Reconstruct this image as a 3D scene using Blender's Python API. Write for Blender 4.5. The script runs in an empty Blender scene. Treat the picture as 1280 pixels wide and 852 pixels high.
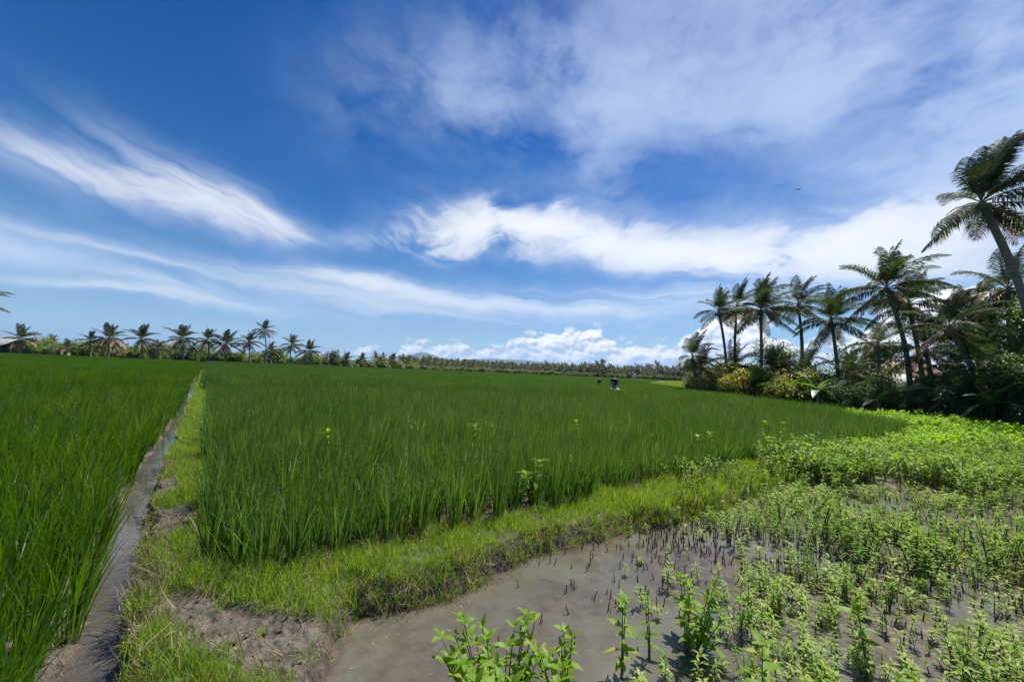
import bpy, math, random
import numpy as np
from mathutils import Matrix, Vector

R = math.radians
S = bpy.context.scene
COL = S.collection
rng = np.random.default_rng(11)
random.seed(5)

# ------------------------------------------------------------------ camera
EYE = 1.55
pitch, roll = math.atan(37 / 469.0), R(2.55)
Fw = Vector((0, math.cos(pitch), math.sin(pitch)))
R0, U0 = Vector((1, 0, 0)), Vector((0, -math.sin(pitch), math.cos(pitch)))
Rt = R0 * math.cos(roll) + U0 * math.sin(roll)
Up = U0 * math.cos(roll) - R0 * math.sin(roll)
cam = bpy.data.cameras.new('camera')
camo = bpy.data.objects.new('camera', cam)
COL.objects.link(camo)
cam.sensor_width = 36
cam.lens = 469 / 1280 * 36
cam.clip_start, cam.clip_end = 0.05, 40000
camo.matrix_world = Matrix(((Rt.x, Up.x, -Fw.x, 0), (Rt.y, Up.y, -Fw.y, 0), (Rt.z, Up.z, -Fw.z, EYE), (0, 0, 0, 1)))
S.camera = camo

# ------------------------------------------------------------------ light, exposure
SUN_EL, SUN_AZ = R(60), R(42)          # azimuth from +Y towards +X
sl = bpy.data.lights.new('sun', 'SUN')
sl.energy, sl.angle, sl.color = 5.0, R(0.53), (1.0, 0.955, 0.88)
so = bpy.data.objects.new('sun', sl)
COL.objects.link(so)
sd = Vector((math.cos(SUN_EL) * math.sin(SUN_AZ), math.cos(SUN_EL) * math.cos(SUN_AZ), math.sin(SUN_EL)))
so.rotation_euler = sd.to_track_quat('Z', 'Y').to_euler()
so.location = (0, 0, 60)
S.view_settings.view_transform = 'Standard'
S.view_settings.look = 'None'
S.view_settings.exposure = 0.74
S.view_settings.gamma = 1
S.render.engine = 'CYCLES'
S.cycles.use_denoising = True
S.cycles.denoising_prefilter = 'NONE'
S.cycles.max_bounces = 8
S.cycles.diffuse_bounces = 3
S.cycles.glossy_bounces = 2
S.cycles.transmission_bounces = 4
S.cycles.volume_bounces = 0
S.cycles.sample_clamp_indirect = 4


# ------------------------------------------------------------------ node expressions
class X:
    """a float socket with arithmetic"""
    def __init__(s, nt, v): s.nt, s.v = nt, v
    def _m(s, op, *a, clamp=False):
        n = s.nt.nodes.new('ShaderNodeMath'); n.operation = op; n.use_clamp = clamp
        for i, q in enumerate((s,) + a):
            q = q.v if isinstance(q, X) else q
            if isinstance(q, (int, float)): n.inputs[i].default_value = q
            else: s.nt.links.new(q, n.inputs[i])
        return X(s.nt, n.outputs[0])
    def __add__(s, o): return s._m('ADD', o)
    __radd__ = __add__
    def __mul__(s, o): return s._m('MULTIPLY', o)
    __rmul__ = __mul__
    def __sub__(s, o): return s._m('SUBTRACT', o)
    def __rsub__(s, o): return (s * -1.0) + o
    def __truediv__(s, o): return s._m('DIVIDE', o)
    def __pow__(s, o): return s._m('POWER', o)
    def exp(s): return X(s.nt, 2.718281828)._m('POWER', s)
    def clamp(s): return s._m('ADD', 0.0, clamp=True)
    def max(s, o): return s._m('MAXIMUM', o)
    def step(s, a, b):
        n = s.nt.nodes.new('ShaderNodeMapRange'); n.interpolation_type = 'SMOOTHSTEP'
        s.nt.links.new(s.v, n.inputs[0]); n.inputs[1].default_value = a; n.inputs[2].default_value = b
        return X(s.nt, n.outputs[0])


def vec(nt, x, y, z=0.0):
    n = nt.nodes.new('ShaderNodeCombineXYZ')
    for i, q in enumerate((x, y, z)):
        q = q.v if isinstance(q, X) else q
        if isinstance(q, (int, float)): n.inputs[i].default_value = q
        else: nt.links.new(q, n.inputs[i])
    return n.outputs[0]


def noise(nt, v, scale, detail=4, rough=.55, dist=0, out=0):
    n = nt.nodes.new('ShaderNodeTexNoise')
    n.inputs['Scale'].default_value = scale; n.inputs['Detail'].default_value = detail
    n.inputs['Roughness'].default_value = rough; n.inputs['Distortion'].default_value = dist
    if v is not None: nt.links.new(v, n.inputs['Vector'])
    return X(nt, n.outputs[out])


def voro(nt, v, scale, smooth=.3, detail=0.0):
    n = nt.nodes.new('ShaderNodeTexVoronoi'); n.feature = 'SMOOTH_F1'
    n.inputs['Scale'].default_value = scale; n.inputs['Smoothness'].default_value = smooth
    n.inputs['Detail'].default_value = detail
    nt.links.new(v, n.inputs['Vector'])
    return X(nt, n.outputs['Distance'])


def mix(nt, f, a, b):
    n = nt.nodes.new('ShaderNodeMix'); n.data_type = 'RGBA'
    for i, q in ((0, f), (6, a), (7, b)):
        q = q.v if isinstance(q, X) else q
        if isinstance(q, (int, float)): n.inputs[i].default_value = q
        elif isinstance(q, tuple): n.inputs[i].default_value = (*q, 1)
        else: nt.links.new(q, n.inputs[i])
    return n.outputs[2]


def scalecol(nt, c, k):
    n = nt.nodes.new('ShaderNodeVectorMath'); n.operation = 'SCALE'
    if isinstance(c, tuple): n.inputs[0].default_value = c
    else: nt.links.new(c, n.inputs[0])
    if isinstance(k, X): nt.links.new(k.v, n.inputs['Scale'])
    else: n.inputs['Scale'].default_value = k
    return n.outputs[0]


# ------------------------------------------------------------------ sky
W = bpy.data.worlds.new('World'); S.world = W; W.use_nodes = True
nt = W.node_tree
bg = nt.nodes['Background']
SKY_STRENGTH = 0.080
bg.inputs['Strength'].default_value = SKY_STRENGTH
sky = nt.nodes.new('ShaderNodeTexSky'); sky.sky_type = 'NISHITA'; sky.sun_disc = False
sky.sun_elevation, sky.sun_rotation = SUN_EL, SUN_AZ
sky.air_density, sky.dust_density, sky.ozone_density = 1.0, 0.5, 2.0
hs = nt.nodes.new('ShaderNodeHueSaturation')
hs.inputs['Hue'].default_value = .512; hs.inputs['Saturation'].default_value = 1.62; hs.inputs['Value'].default_value = 0.70
nt.links.new(sky.outputs[0], hs.inputs['Color'])
tc = nt.nodes.new('ShaderNodeTexCoord')
sp = nt.nodes.new('ShaderNodeSeparateXYZ'); nt.links.new(tc.outputs['Generated'], sp.inputs[0])
dx, dy, dz = (X(nt, sp.outputs[i]) for i in range(3))
DEG = 57.29578
az = dx._m('ARCTAN2', dy) * DEG
el = dz._m('ARCSINE') * DEG

wv = vec(nt, az * .1, el * .16)
w1 = noise(nt, wv, .9, 3, .55) - .5
w2 = noise(nt, vec(nt, az * .1 + 7.3, el * .16 + 3.1), .9, 3, .55) - .5
azw, elw = az + w1 * 9, el + w2 * 5


def ell(cx, cy, L, w, ang, A, e=1.0, ax=None, ey=None):
    ax, ey = ax or azw, ey or elw
    c, s = math.cos(R(ang)), math.sin(R(ang))
    u = (ax * (c / L)) + (ey * (s / L)) - (cx * c + cy * s) / L
    v = (ax * (-s / w)) + (ey * (c / w)) - (-cx * s + cy * c) / w
    q = u * u + v * v
    return (q * -e).exp() * A


def fib(ang, sa, sc, det=6, rough=.62, dist=0.4, off=0.0):
    c, s = math.cos(R(ang)), math.sin(R(ang))
    u = (azw * c + elw * s) * sa
    v = (azw * -s + elw * c) * sc
    return noise(nt, vec(nt, u + off, v, off), 1, det, rough, dist)


f1 = fib(-18, .045, .30, 7, .66, .6)
f2 = fib(-8, .045, .12, 6, .60, .15, 5.0)
f5 = noise(nt, vec(nt, az * .055 + w1 * .35, el * .085, 7.7), 1, 7, .62, .1)
f3 = noise(nt, vec(nt, azw * .075, elw * .14, 3.3), 1, 6, .60, .5)
f4 = fib(-3, .016, .30, 4, .55, .3, 9.0)

streak = (ell(-44, 17.5, 13, 1.8, -4, 1.05) + ell(-39, 19.0, 9, 2.2, -16, .75)
          + ell(-57, 15.5, 10, 3.0, 0, .22) + ell(-33, 16.9, 3.2, 1.3, -8, .6)) * (f1.step(.22, .74) * 1.05 + .10)
patch = (ell(-55, 9.4, 5.5, 1.3, -3, 1.2) + ell(-46, 8.3, 3.5, .7, -12, .4) + ell(-39, 8.6, 2.5, .6, -10, .45)) * (f1.step(.2, .7) + .25)
band = (ell(-9, 20.0, 9, 3.2, 6, 1.7) + ell(4, 21.2, 10, 3.6, -4, 1.9) + ell(17, 18.6, 10, 3.0, -8, 1.25)
        + ell(31, 16.4, 10, 3.0, -1, 1.35) + ell(45, 15.4, 13, 3.8, 0, 1.3) + ell(-17, 18.2, 7, 1.6, 10, .9)
        + ell(5.5, 25.6, 2.0, 1.1, 0, .8)) * (f3.step(.28, .70) * 1.45 + .03)
low = (ell(-14, 11, 32, 1.8, -1, 1.0) + ell(-48, 10.8, 9, .9, -8, .28) + ell(-50, 6.3, 12, .8, 2, .25) + ell(22, 10.2, 16, 1.8, 0, .7) + ell(-40, 7.2, 18, 1.3, 0, .5)
       + ell(-20, 7.5, 30, 2.2, 0, .5) + ell(-24, 12.2, 9, .7, -10, .5)) * (f4.step(.25, .72) + .15)
veil = (ell(48, 34, 32, 12, -8, .85) + ell(6, 38, 20, 9, 0, .42) + ell(-16, 35, 13, 6, 12, .30)
        + ell(54, 22, 22, 8, 0, .6) + ell(14, 30, 9, 6, 50, .26)
        + (el.step(44, 66) * .35)) * (f2.step(.34, .68) * .65 + f5.step(.38, .62) * .95)
gap = ell(27, 26.5, 12, 4.2, -10, .75)
dens = streak + patch + band + low + veil * (1 - gap)
dens = dens * el.step(2.0, 7.0)
cov = 1 - (dens * -1.15).exp()
veilcol = mix(nt, (band + streak + low).step(.08, .8), (4.7, 5.7, 7.5), (7.5, 7.8, 8.1))
# paler air near the horizon
hz = (el.max(0) * -.105).exp()
skyc = mix(nt, hz * .80, hs.outputs[0], (2.25, 4.3, 7.1))
col = mix(nt, (cov * .93).clamp(), skyc, veilcol)


# cumulus bank along the horizon
def billow(ox, oy):
    v = vec(nt, az * .36 + w1 * .5 + ox, el * .52 + w2 * .5 + oy)
    a = 1 - voro(nt, v, 1.0, .5, 0) * 1.25
    b = 1 - voro(nt, v, 2.6, .4, 0) * 1.25
    c = noise(nt, v, 3.2, 5, .60)
    return a * .85 + b * .30 + c * .80


env = (ell(5.0, 1.6, 4.0, 4.6, 0, 1.9, 1, az, el) + ell(12.0, 1.6, 3.6, 4.8, 0, 2.0, 1, az, el) + ell(18.8, .6, 3.0, 4.0, 0, 1.5, 1, az, el)
       + ell(-8.5, .6, 3.0, 3.2, 0, 1.5, 1, az, el) + ell(-14.2, .6, 2.8, 3.1, 0, 1.5, 1, az, el) + ell(-1.6, .8, 2.8, 3.0, 0, 1.4, 1, az, el)
       + ell(24, .5, 4.0, 4.0, 0, 1.3, 1, az, el) + ell(30.5, 3.5, 4.5, 5.6, 0, 1.7, 1, az, el) + ell(51, 6, 7, 4.4, 0, 1.9, 1, az, el)
       + ell(-21, .4, 3.4, 2.2, 0, 1.2, 1, az, el) + ell(-28, .3, 3, 1.6, 0, .9, 1, az, el) + ell(40, 1, 9, 4.0, 0, 1.2, 1, az, el) + ell(6, 0, 26, 2.8, 0, .9, 1, az, el)
       + ell(90, 1, 30, 4.0, 0, 1.9, 1, az, el) + ell(-90, 1, 24, 2.6, 0, 1.7, 1, az, el))
b0 = billow(0, 0)
b1 = billow(-.14, .26)
cd = b0 + env - 1.42
ca = cd.step(-.04, .20) * env.step(.25, .8)
lit = ((b0 - b1) * 2.1 + .46 + (el - 3.0) * .12).clamp()
lit = lit * (1 - cd.step(1.1, 2.4) * .35)
cumcol = mix(nt, lit, (3.3, 4.3, 5.9), (7.9, 8.0, 8.1))
cumcol = mix(nt, (el.max(0) * -.55).exp() * .8, cumcol, (3.6, 5.3, 7.4))
col = mix(nt, ca * .95 * el.step(-.3, 1.2), col, cumcol)
# a few small grey scraps above the bank
scr = (ell(14.6, 9.3, 1.6, .55, 3, 1.6, 1, az, el) + ell(13.2, 7.7, 1.2, .45, 0, 1.2, 1, az, el)
       + ell(19.3, 7.3, 1.4, .6, 10, 1.0, 1, az, el)) * noise(nt, vec(nt, az, el), .9, 4, .6).step(.3, .65)
col = mix(nt, (scr * .6).clamp(), col, (3.7, 4.6, 6.3))
nt.links.new(col, bg.inputs['Color'])
W.cycles.sampling_method = 'MANUAL'
W.cycles.sample_map_resolution = 512

# ------------------------------------------------------------------ object helpers
LIB = bpy.data.collections.new('library')     # unlinked: sources for scattering only


def mesh(name, V, Q=None, T=None, mats=(), smooth=False, mi=None):
    V = np.asarray(V, np.float32)
    Q = np.zeros((0, 4), np.int32) if Q is None else np.asarray(Q, np.int32).reshape(-1, 4)
    T = np.zeros((0, 3), np.int32) if T is None else np.asarray(T, np.int32).reshape(-1, 3)
    me = bpy.data.meshes.new(name)
    me.vertices.add(len(V)); me.vertices.foreach_set('co', V.ravel())
    me.loops.add(Q.size + T.size); me.loops.foreach_set('vertex_index', np.concatenate([Q.ravel(), T.ravel()]))
    n = len(Q) + len(T)
    me.polygons.add(n)
    ls = np.concatenate([np.arange(len(Q)) * 4, Q.size + np.arange(len(T)) * 3])
    me.polygons.foreach_set('loop_start', ls.astype(np.int32))
    if smooth: me.polygons.foreach_set('use_smooth', np.ones(n, bool))
    for m in mats: me.materials.append(m)
    if mi is not None: me.polygons.foreach_set('material_index', np.asarray(mi, np.int32))
    me.update(calc_edges=True)
    return me


def obj(name, me, parent=None, loc=(0, 0, 0), label=None, cat=None, group=None, kind=None, rot=None, scale=None, col=None):
    o = bpy.data.objects.new(name, me)
    (col or COL).objects.link(o)
    o.location = loc
    if rot is not None: o.rotation_euler = rot
    if scale is not None: o.scale = (scale,) * 3 if isinstance(scale, (int, float)) else scale
    if parent: o.parent = parent
    for k, v in (('label', label), ('category', cat), ('group', group), ('kind', kind)):
        if v: o[k] = v
    return o


class Geo:
    """collects quads and triangles of several shapes"""
    def __init__(s): s.V, s.Q, s.T, s.qm, s.tm, s.n = [], [], [], [], [], 0
    def add(s, V, Q=None, T=None, m=0):
        V = np.asarray(V, float).reshape(-1, 3)
        if Q is not None and len(Q): s.Q.append(np.asarray(Q).reshape(-1, 4) + s.n); s.qm.append(np.full(len(s.Q[-1]), m))
        if T is not None and len(T): s.T.append(np.asarray(T).reshape(-1, 3) + s.n); s.tm.append(np.full(len(s.T[-1]), m))
        s.V.append(V); s.n += len(V)
        return s
    def build(s, name, mats, smooth=False):
        Q = np.concatenate(s.Q) if s.Q else None
        T = np.concatenate(s.T) if s.T else None
        mi = np.concatenate(s.qm + s.tm)
        return mesh(name, np.concatenate(s.V), Q, T, mats, smooth, mi)


def box(g, lo, hi, m=0):
    x0, y0, z0 = lo; x1, y1, z1 = hi
    V = [(x0, y0, z0), (x1, y0, z0), (x1, y1, z0), (x0, y1, z0), (x0, y0, z1), (x1, y0, z1), (x1, y1, z1), (x0, y1, z1)]
    g.add(V, [(0, 3, 2, 1), (4, 5, 6, 7), (0, 1, 5, 4), (1, 2, 6, 5), (2, 3, 7, 6), (3, 0, 4, 7)], m=m)


def tube(g, pts, rad, n=8, m=0, cap=True):
    pts = np.asarray(pts, float); rad = np.broadcast_to(np.asarray(rad, float), (len(pts),))
    t = np.gradient(pts, axis=0); t /= np.linalg.norm(t, axis=1)[:, None] + 1e-9
    ref = np.array([.13, .99, .05]) if abs(t[0, 2]) > .6 else np.array([0, 0, 1.])
    a = np.cross(t, ref); a /= np.linalg.norm(a, axis=1)[:, None] + 1e-9
    b = np.cross(t, a)
    an = np.arange(n) * 2 * np.pi / n
    V = pts[:, None] + rad[:, None, None] * (a[:, None] * np.cos(an)[None, :, None] + b[:, None] * np.sin(an)[None, :, None])
    Q = [(i * n + j, i * n + (j + 1) % n, (i + 1) * n + (j + 1) % n, (i + 1) * n + j) for i in range(len(pts) - 1) for j in range(n)]
    V = V.reshape(-1, 3); T = []
    if cap:
        k = len(V); V = np.concatenate([V, pts[-1:] + t[-1:] * rad[-1] * .6])
        b0 = (len(pts) - 1) * n
        T = [(b0 + j, b0 + (j + 1) % n, k) for j in range(n)]
    g.add(V, Q, T, m)


def unit(v): return v / (np.linalg.norm(v, axis=-1, keepdims=True) + 1e-9)


def strips(P, azi, lean, curve, L, w, nseg=4, twist=None, prof=None):
    """N grass blades as tapering strips -> V, Q"""
    N = len(P); r = np.random.default_rng(N)
    twist = r.uniform(0, 2 * np.pi, N) if twist is None else twist
    hd = np.stack([np.cos(azi), np.sin(azi), np.zeros(N)], 1)
    sd_ = np.stack([np.cos(twist), np.sin(twist), np.zeros(N)], 1)
    pos = P.copy(); rows = []
    for k in range(nseg + 1):
        s = k / nseg
        ww = w * ((1 - s) ** .6 if prof is None else prof(s))
        rows.append(np.stack([pos - sd_ * ww[:, None] / 2, pos + sd_ * ww[:, None] / 2], 1))
        th = lean + curve * ((k + .5) / nseg) ** 1.6
        pos = pos + (hd * np.sin(th)[:, None] + np.array([0, 0, 1.]) * np.cos(th)[:, None]) * (L / nseg)[:, None]
    V = np.stack(rows, 1)                      # N, nseg+1, 2, 3
    base = (np.arange(N) * (nseg + 1) * 2)[:, None]
    k = np.arange(nseg)[None] * 2
    Q = np.stack([base + k, base + k + 1, base + k + 3, base + k + 2], -1).reshape(-1, 4)
    return V.reshape(-1, 3), Q


def leaves(P, D, L, w, fold=.18, droop=.25, up=None):
    """N folded lance-shaped leaves -> V, T"""
    P, D = np.asarray(P, float), unit(np.asarray(D, float)); N = len(P)
    L = np.broadcast_to(L, (N,))[:, None]; w = np.broadcast_to(w, (N,))[:, None]
    up = np.array([0, 0, 1.]) if up is None else up
    sd_ = np.cross(D, np.broadcast_to(up, D.shape) + .01); sd_ = unit(sd_)
    nn = np.cross(sd_, D)
    m = P + D * L * .5 + nn * L * .02
    l = P + D * L * .42 + sd_ * w / 2 + nn * w * fold
    r = P + D * L * .42 - sd_ * w / 2 + nn * w * fold
    t = P + D * L - nn * L * droop
    V = np.stack([P, l, m, r, t], 1).reshape(-1, 3)
    b = (np.arange(N) * 5)[:, None]
    T = (b[:, :, None] + np.array([(0, 2, 1), (0, 3, 2), (1, 2, 4), (2, 3, 4)])[None]).reshape(-1, 3)
    return V, T


def big_leaf(L, w, droop=.3, fold=.16, wave=0.0, rows=5):
    """one leaf along +X with a midrib, 16 or more triangles"""
    V, Q, T = [(0, 0, 0)], [], []
    for i in range(1, rows):
        s = i / rows
        ww = w / 2 * math.sin(math.pi * s ** .8) ** .8
        z = -droop * L * s * s
        x = L * s * (1 - .15 * droop * s)
        V += [(x, ww, z + fold * ww * 2 + wave * math.sin(i * 2.1)), (x, 0, z), (x, -ww, z + fold * ww * 2 - wave * math.sin(i * 2.1))]
    V.append((L * (1 - .15 * droop), 0, -droop * L)); e = len(V) - 1
    T += [(0, 2, 1), (0, 3, 2)]
    for i in range(rows - 2):
        a, b = 1 + i * 3, 4 + i * 3
        Q += [(a, a + 1, b + 1, b), (a + 1, a + 2, b + 2, b + 1)]
    a = e - 3
    T += [(a, a + 1, e), (a + 1, a + 2, e)]
    return V, Q, T


def scatter(name, P, rot, sc, idx, srcs, **kw):
    """one stuff object: points that carry copies of small source meshes"""
    me = mesh(name, P)
    N = len(P)
    for nm, ty, key, d in (('rot', 'FLOAT_VECTOR', 'vector', np.asarray(rot, np.float32).ravel()),
                           ('sc', 'FLOAT', 'value', np.asarray(sc, np.float32)), ('pick', 'INT', 'value', np.asarray(idx, np.int32))):
        at_ = me.attributes.new(nm, ty, 'POINT'); at_.data.foreach_set(key, d)
    c = bpy.data.collections.new(name + '_sources')
    for k, m in enumerate(srcs):
        so_ = bpy.data.objects.new('%s_source_%03d' % (name, k), m); c.objects.link(so_)
    g = bpy.data.node_groups.new(name, 'GeometryNodeTree')
    g.interface.new_socket('Geometry', in_out='INPUT', socket_type='NodeSocketGeometry')
    g.interface.new_socket('Geometry', in_out='OUTPUT', socket_type='NodeSocketGeometry')
    gi, go = g.nodes.new('NodeGroupInput'), g.nodes.new('NodeGroupOutput')
    ip = g.nodes.new('GeometryNodeInstanceOnPoints')
    ci = g.nodes.new('GeometryNodeCollectionInfo')
    ci.inputs['Collection'].default_value = c
    ci.inputs['Separate Children'].default_value = True; ci.inputs['Reset Children'].default_value = True
    def na(nm, ty):
        n = g.nodes.new('GeometryNodeInputNamedAttribute'); n.data_type = ty; n.inputs[0].default_value = nm
        return n.outputs[0]
    L_ = g.links.new
    L_(gi.outputs[0], ip.inputs['Points']); L_(ci.outputs[0], ip.inputs['Instance'])
    ip.inputs['Pick Instance'].default_value = True
    L_(na('pick', 'INT'), ip.inputs['Instance Index']); L_(na('rot', 'FLOAT_VECTOR'), ip.inputs['Rotation']); L_(na('sc', 'FLOAT'), ip.inputs['Scale'])
    L_(ip.outputs[0], go.inputs[0])
    o = obj(name, me, kind='stuff', **kw)
    md = o.modifiers.new('scatter', 'NODES'); md.node_group = g
    return o


# ------------------------------------------------------------------ materials
def mat(name):
    m = bpy.data.materials.new(name); m.use_nodes = True
    n = m.node_tree
    return m, n, n.nodes['Principled BSDF']


def rnd(n):
    oi = n.nodes.new('ShaderNodeObjectInfo'); return X(n, oi.outputs['Random'])


def gpos(n):
    g = n.nodes.new('ShaderNodeNewGeometry'); return g.outputs['Position']


def leafmat(name, a, b, trans=.4, rough=.42, tcol=None, spec=.4, patch=None, pscale=.25, dry=None, dryamt=.06):
    """leaf colour varies leaf by leaf, plant by plant and in large patches; thin leaves pass light"""
    m, n, p = mat(name)
    r = rnd(n)
    ge = n.nodes.new('ShaderNodeNewGeometry')
    il = X(n, ge.outputs['Random Per Island'])
    c = mix(n, (r * .55 + il * .45), a, b)
    if patch:
        c = mix(n, noise(n, ge.outputs['Position'], pscale, 6, .7).step(.42, .68), c, patch)
    if dry:
        c = mix(n, (r * 7.3 + il)._m('FRACT').step(1 - dryamt - .01, 1 - dryamt + .01), c, dry)
    n.links.new(c, p.inputs['Base Color'])
    p.inputs['Roughness'].default_value = rough
    p.inputs['Specular IOR Level'].default_value = spec
    tr = n.nodes.new('ShaderNodeBsdfTranslucent')
    hsn = n.nodes.new('ShaderNodeHueSaturation'); n.links.new(c, hsn.inputs['Color'])
    hsn.inputs['Hue'].default_value = .485; hsn.inputs['Saturation'].default_value = 1.1; hsn.inputs['Value'].default_value = 1.75
    n.links.new(hsn.outputs[0], tr.inputs['Color'])
    ms = n.nodes.new('ShaderNodeMixShader'); ms.inputs[0].default_value = trans
    n.links.new(p.outputs[0], ms.inputs[1]); n.links.new(tr.outputs[0], ms.inputs[2])
    n.links.new(ms.outputs[0], n.nodes['Material Output'].inputs[0])
    return m


M = {}
M['rice'] = leafmat('rice_blade', (.029, .078, .012), (.112, .208, .038), .40, .45, spec=.3, patch=(.054, .128, .019), pscale=.3, dry=(.30, .30, .10), dryamt=.014)
M['rice_left'] = leafmat('rice_blade_young', (.028, .082, .008), (.108, .212, .020), .42, .45, spec=.3, patch=(.048, .126, .011), pscale=.3, dry=(.30, .32, .10), dryamt=.010)
M['grass'] = leafmat('bund_grass', (.095, .19, .018), (.190, .30, .036), .44, .5, patch=(.180, .27, .034), pscale=1.1, dry=(.40, .34, .16), dryamt=.07)
M['straw'] = leafmat('dry_straw', (.22, .17, .09), (.34, .28, .16), .2, .6, patch=(.13, .13, .05), pscale=2.5)
M['weed'] = leafmat('weed_leaf', (.125, .24, .020), (.205, .33, .034), .45, .50, spec=.22, dry=(.34, .33, .07), dryamt=.04)
M['weed_pale'] = leafmat('pale_weed_leaf', (.165, .265, .030), (.265, .36, .060), .42, .50, spec=.25, dry=(.40, .36, .12), dryamt=.08)
M['herb'] = leafmat('herb_leaf', (.105, .215, .018), (.175, .30, .028), .42, .50, spec=.22, patch=(.19, .30, .032), pscale=.45, dry=(.28, .26, .06), dryamt=.05)
M['herb_bright'] = leafmat('bright_herb_leaf', (.15, .30, .014), (.21, .38, .022), .45, .50, spec=.2, patch=(.17, .34, .02), pscale=.5)
M['palm'] = leafmat('palm_leaflet', (.028, .056, .016), (.068, .104, .030), .32, .6, spec=.08, dry=(.20, .15, .06), dryamt=.05)
M['palm_far'] = leafmat('distant_palm_leaflet', (.036, .058, .018), (.085, .100, .035), .20, .55, spec=.25, dry=(.26, .20, .09), dryamt=.10)
M['palm_yellow'] = leafmat('yellowing_palm_leaflet', (.19, .18, .055), (.27, .24, .075), .28, .4)
M['palm_dead'] = leafmat('dead_palm_leaflet', (.22, .145, .065), (.33, .23, .11), .15, .6)
M['bush'] = leafmat('dark_bush_leaf', (.036, .074, .017), (.085, .140, .030), .36, .55, spec=.25, dry=(.16, .13, .04), dryamt=.03)
M['bush_mid'] = leafmat('green_bush_leaf', (.070, .125, .022), (.145, .215, .042), .38, .55, spec=.25, dry=(.22, .18, .07), dryamt=.04)
M['bush_pale'] = leafmat('pale_bush_leaf', (.085, .120, .035), (.16, .19, .065), .24, .42, dry=(.30, .24, .11), dryamt=.12)
M['croton'] = leafmat('yellow_croton_leaf', (.24, .25, .03), (.52, .45, .06), .30, .5, spec=.25, dry=(.16, .19, .03), dryamt=.2)
M['banana'] = leafmat('banana_leaf', (.055, .125, .022), (.095, .175, .040), .40, .42, spec=.4)
M['tree_leaf'] = leafmat('broad_tree_leaf', (.060, .130, .018), (.105, .190, .026), .32, .38)


def bark(name, a, b, sc=9.0, rings=0.0):
    m, n, p = mat(name)
    t = n.nodes.new('ShaderNodeTexCoord')
    s_ = n.nodes.new('ShaderNodeSeparateXYZ'); n.links.new(t.outputs['Object'], s_.inputs[0])
    x, y, z = (X(n, s_.outputs[i]) for i in range(3))
    v = vec(n, x * 3, y * 3, z * .8)
    f = noise(n, v, sc, 5, .65)
    if rings:
        rg = ((z * rings + noise(n, v, 3, 2, .5) * .8)._m('FRACT')).step(.0, .25)
        f = f * .7 + rg * .3
    n.links.new(mix(n, f.step(.3, .75), a, b), p.inputs['Base Color'])
    p.inputs['Roughness'].default_value = .85
    bp = n.nodes.new('ShaderNodeBump'); bp.inputs['Strength'].default_value = .6; bp.inputs['Distance'].default_value = .02
    n.links.new(f.v, bp.inputs['Height']); n.links.new(bp.outputs[0], p.inputs['Normal'])
    return m


M['palm_bark'] = bark('palm_bark', (.09, .075, .06), (.21, .185, .155), 4, 5.0)
M['bark'] = bark('bark', (.07, .055, .04), (.17, .14, .11))
M['stem'] = bark('green_brown_stem', (.10, .09, .03), (.14, .15, .045), 30)
M['stem_dark'] = bark('dark_wet_stem', (.030, .024, .020), (.07, .052, .042), 40)
M['coconut'] = bark('coconut_husk', (.10, .10, .03), (.19, .16, .05), 8)


def plain(name, a, b, sc=4, rough=.8, bump=.3, dist=.01):
    m, n, p = mat(name)
    t = n.nodes.new('ShaderNodeTexCoord')
    f = noise(n, t.outputs['Object'], sc, 5, .6)
    n.links.new(mix(n, f.step(.3, .7), a, b), p.inputs['Base Color'])
    p.inputs['Roughness'].default_value = rough
    bp = n.nodes.new('ShaderNodeBump'); bp.inputs['Strength'].default_value = bump; bp.inputs['Distance'].default_value = dist
    n.links.new(f.v, bp.inputs['Height']); n.links.new(bp.outputs[0], p.inputs['Normal'])
    return m


M['plaster'] = plain('tan_plaster', (.42, .36, .30), (.52, .46, .39))
M['tile'] = plain('red_brown_roof', (.17, .09, .065), (.26, .14, .10), 7)
M['greyroof'] = plain('weathered_grey_roof', (.34, .31, .28), (.47, .44, .40), 5)
M['tin'] = plain('grey_tin', (.16, .155, .15), (.34, .33, .32), 3, .7)
M['wood'] = plain('weathered_wood', (.10, .085, .07), (.17, .15, .13), 8)
M['dark'] = plain('dark_opening', (.02, .02, .022), (.03, .03, .032), 4)
M['stone'] = plain('grey_stone', (.17, .175, .175), (.28, .285, .28), 10)
M['thatch'] = plain('black_thatch', (.025, .024, .022), (.05, .047, .042), 14)
M['cloth'] = plain('white_cloth', (.74, .73, .66), (.82, .80, .74), 5)
M['feather'] = plain('dark_feather', (.03, .03, .03), (.05, .048, .045), 10)

# mud, wetter and darker towards the water table
m, n, p = mat('mud')
g = n.nodes.new('ShaderNodeNewGeometry')
ps = n.nodes.new('ShaderNodeSeparateXYZ'); n.links.new(g.outputs['Position'], ps.inputs[0])
zz = X(n, ps.outputs[2])
f = noise(n, g.outputs['Position'], 7, 7, .65)
f2_ = noise(n, g.outputs['Position'], 45, 4, .6)
vv = voro(n, g.outputs['Position'], 24, .2)
dryc = mix(n, f.step(.32, .7), (.058, .048, .039), (.122, .104, .087))
dryc = mix(n, f2_.step(.56, .72) * .5, dryc, (.175, .15, .128))
wetc = mix(n, f.step(.35, .7), (.040, .030, .024), (.085, .064, .050))
wet = 1 - (zz + (f - .5) * .06).step(-.17, -.08)
c = mix(n, wet, dryc, wetc)
at_ = n.nodes.new('ShaderNodeAttribute'); at_.attribute_name = 'turf'
turf = X(n, at_.outputs['Fac'])
c = mix(n, turf * (noise(n, g.outputs['Position'], 3, 5, .6).step(.3, .6) * .45 + .55), c, (.050, .070, .018))
n.links.new(c, p.inputs['Base Color'])
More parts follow.
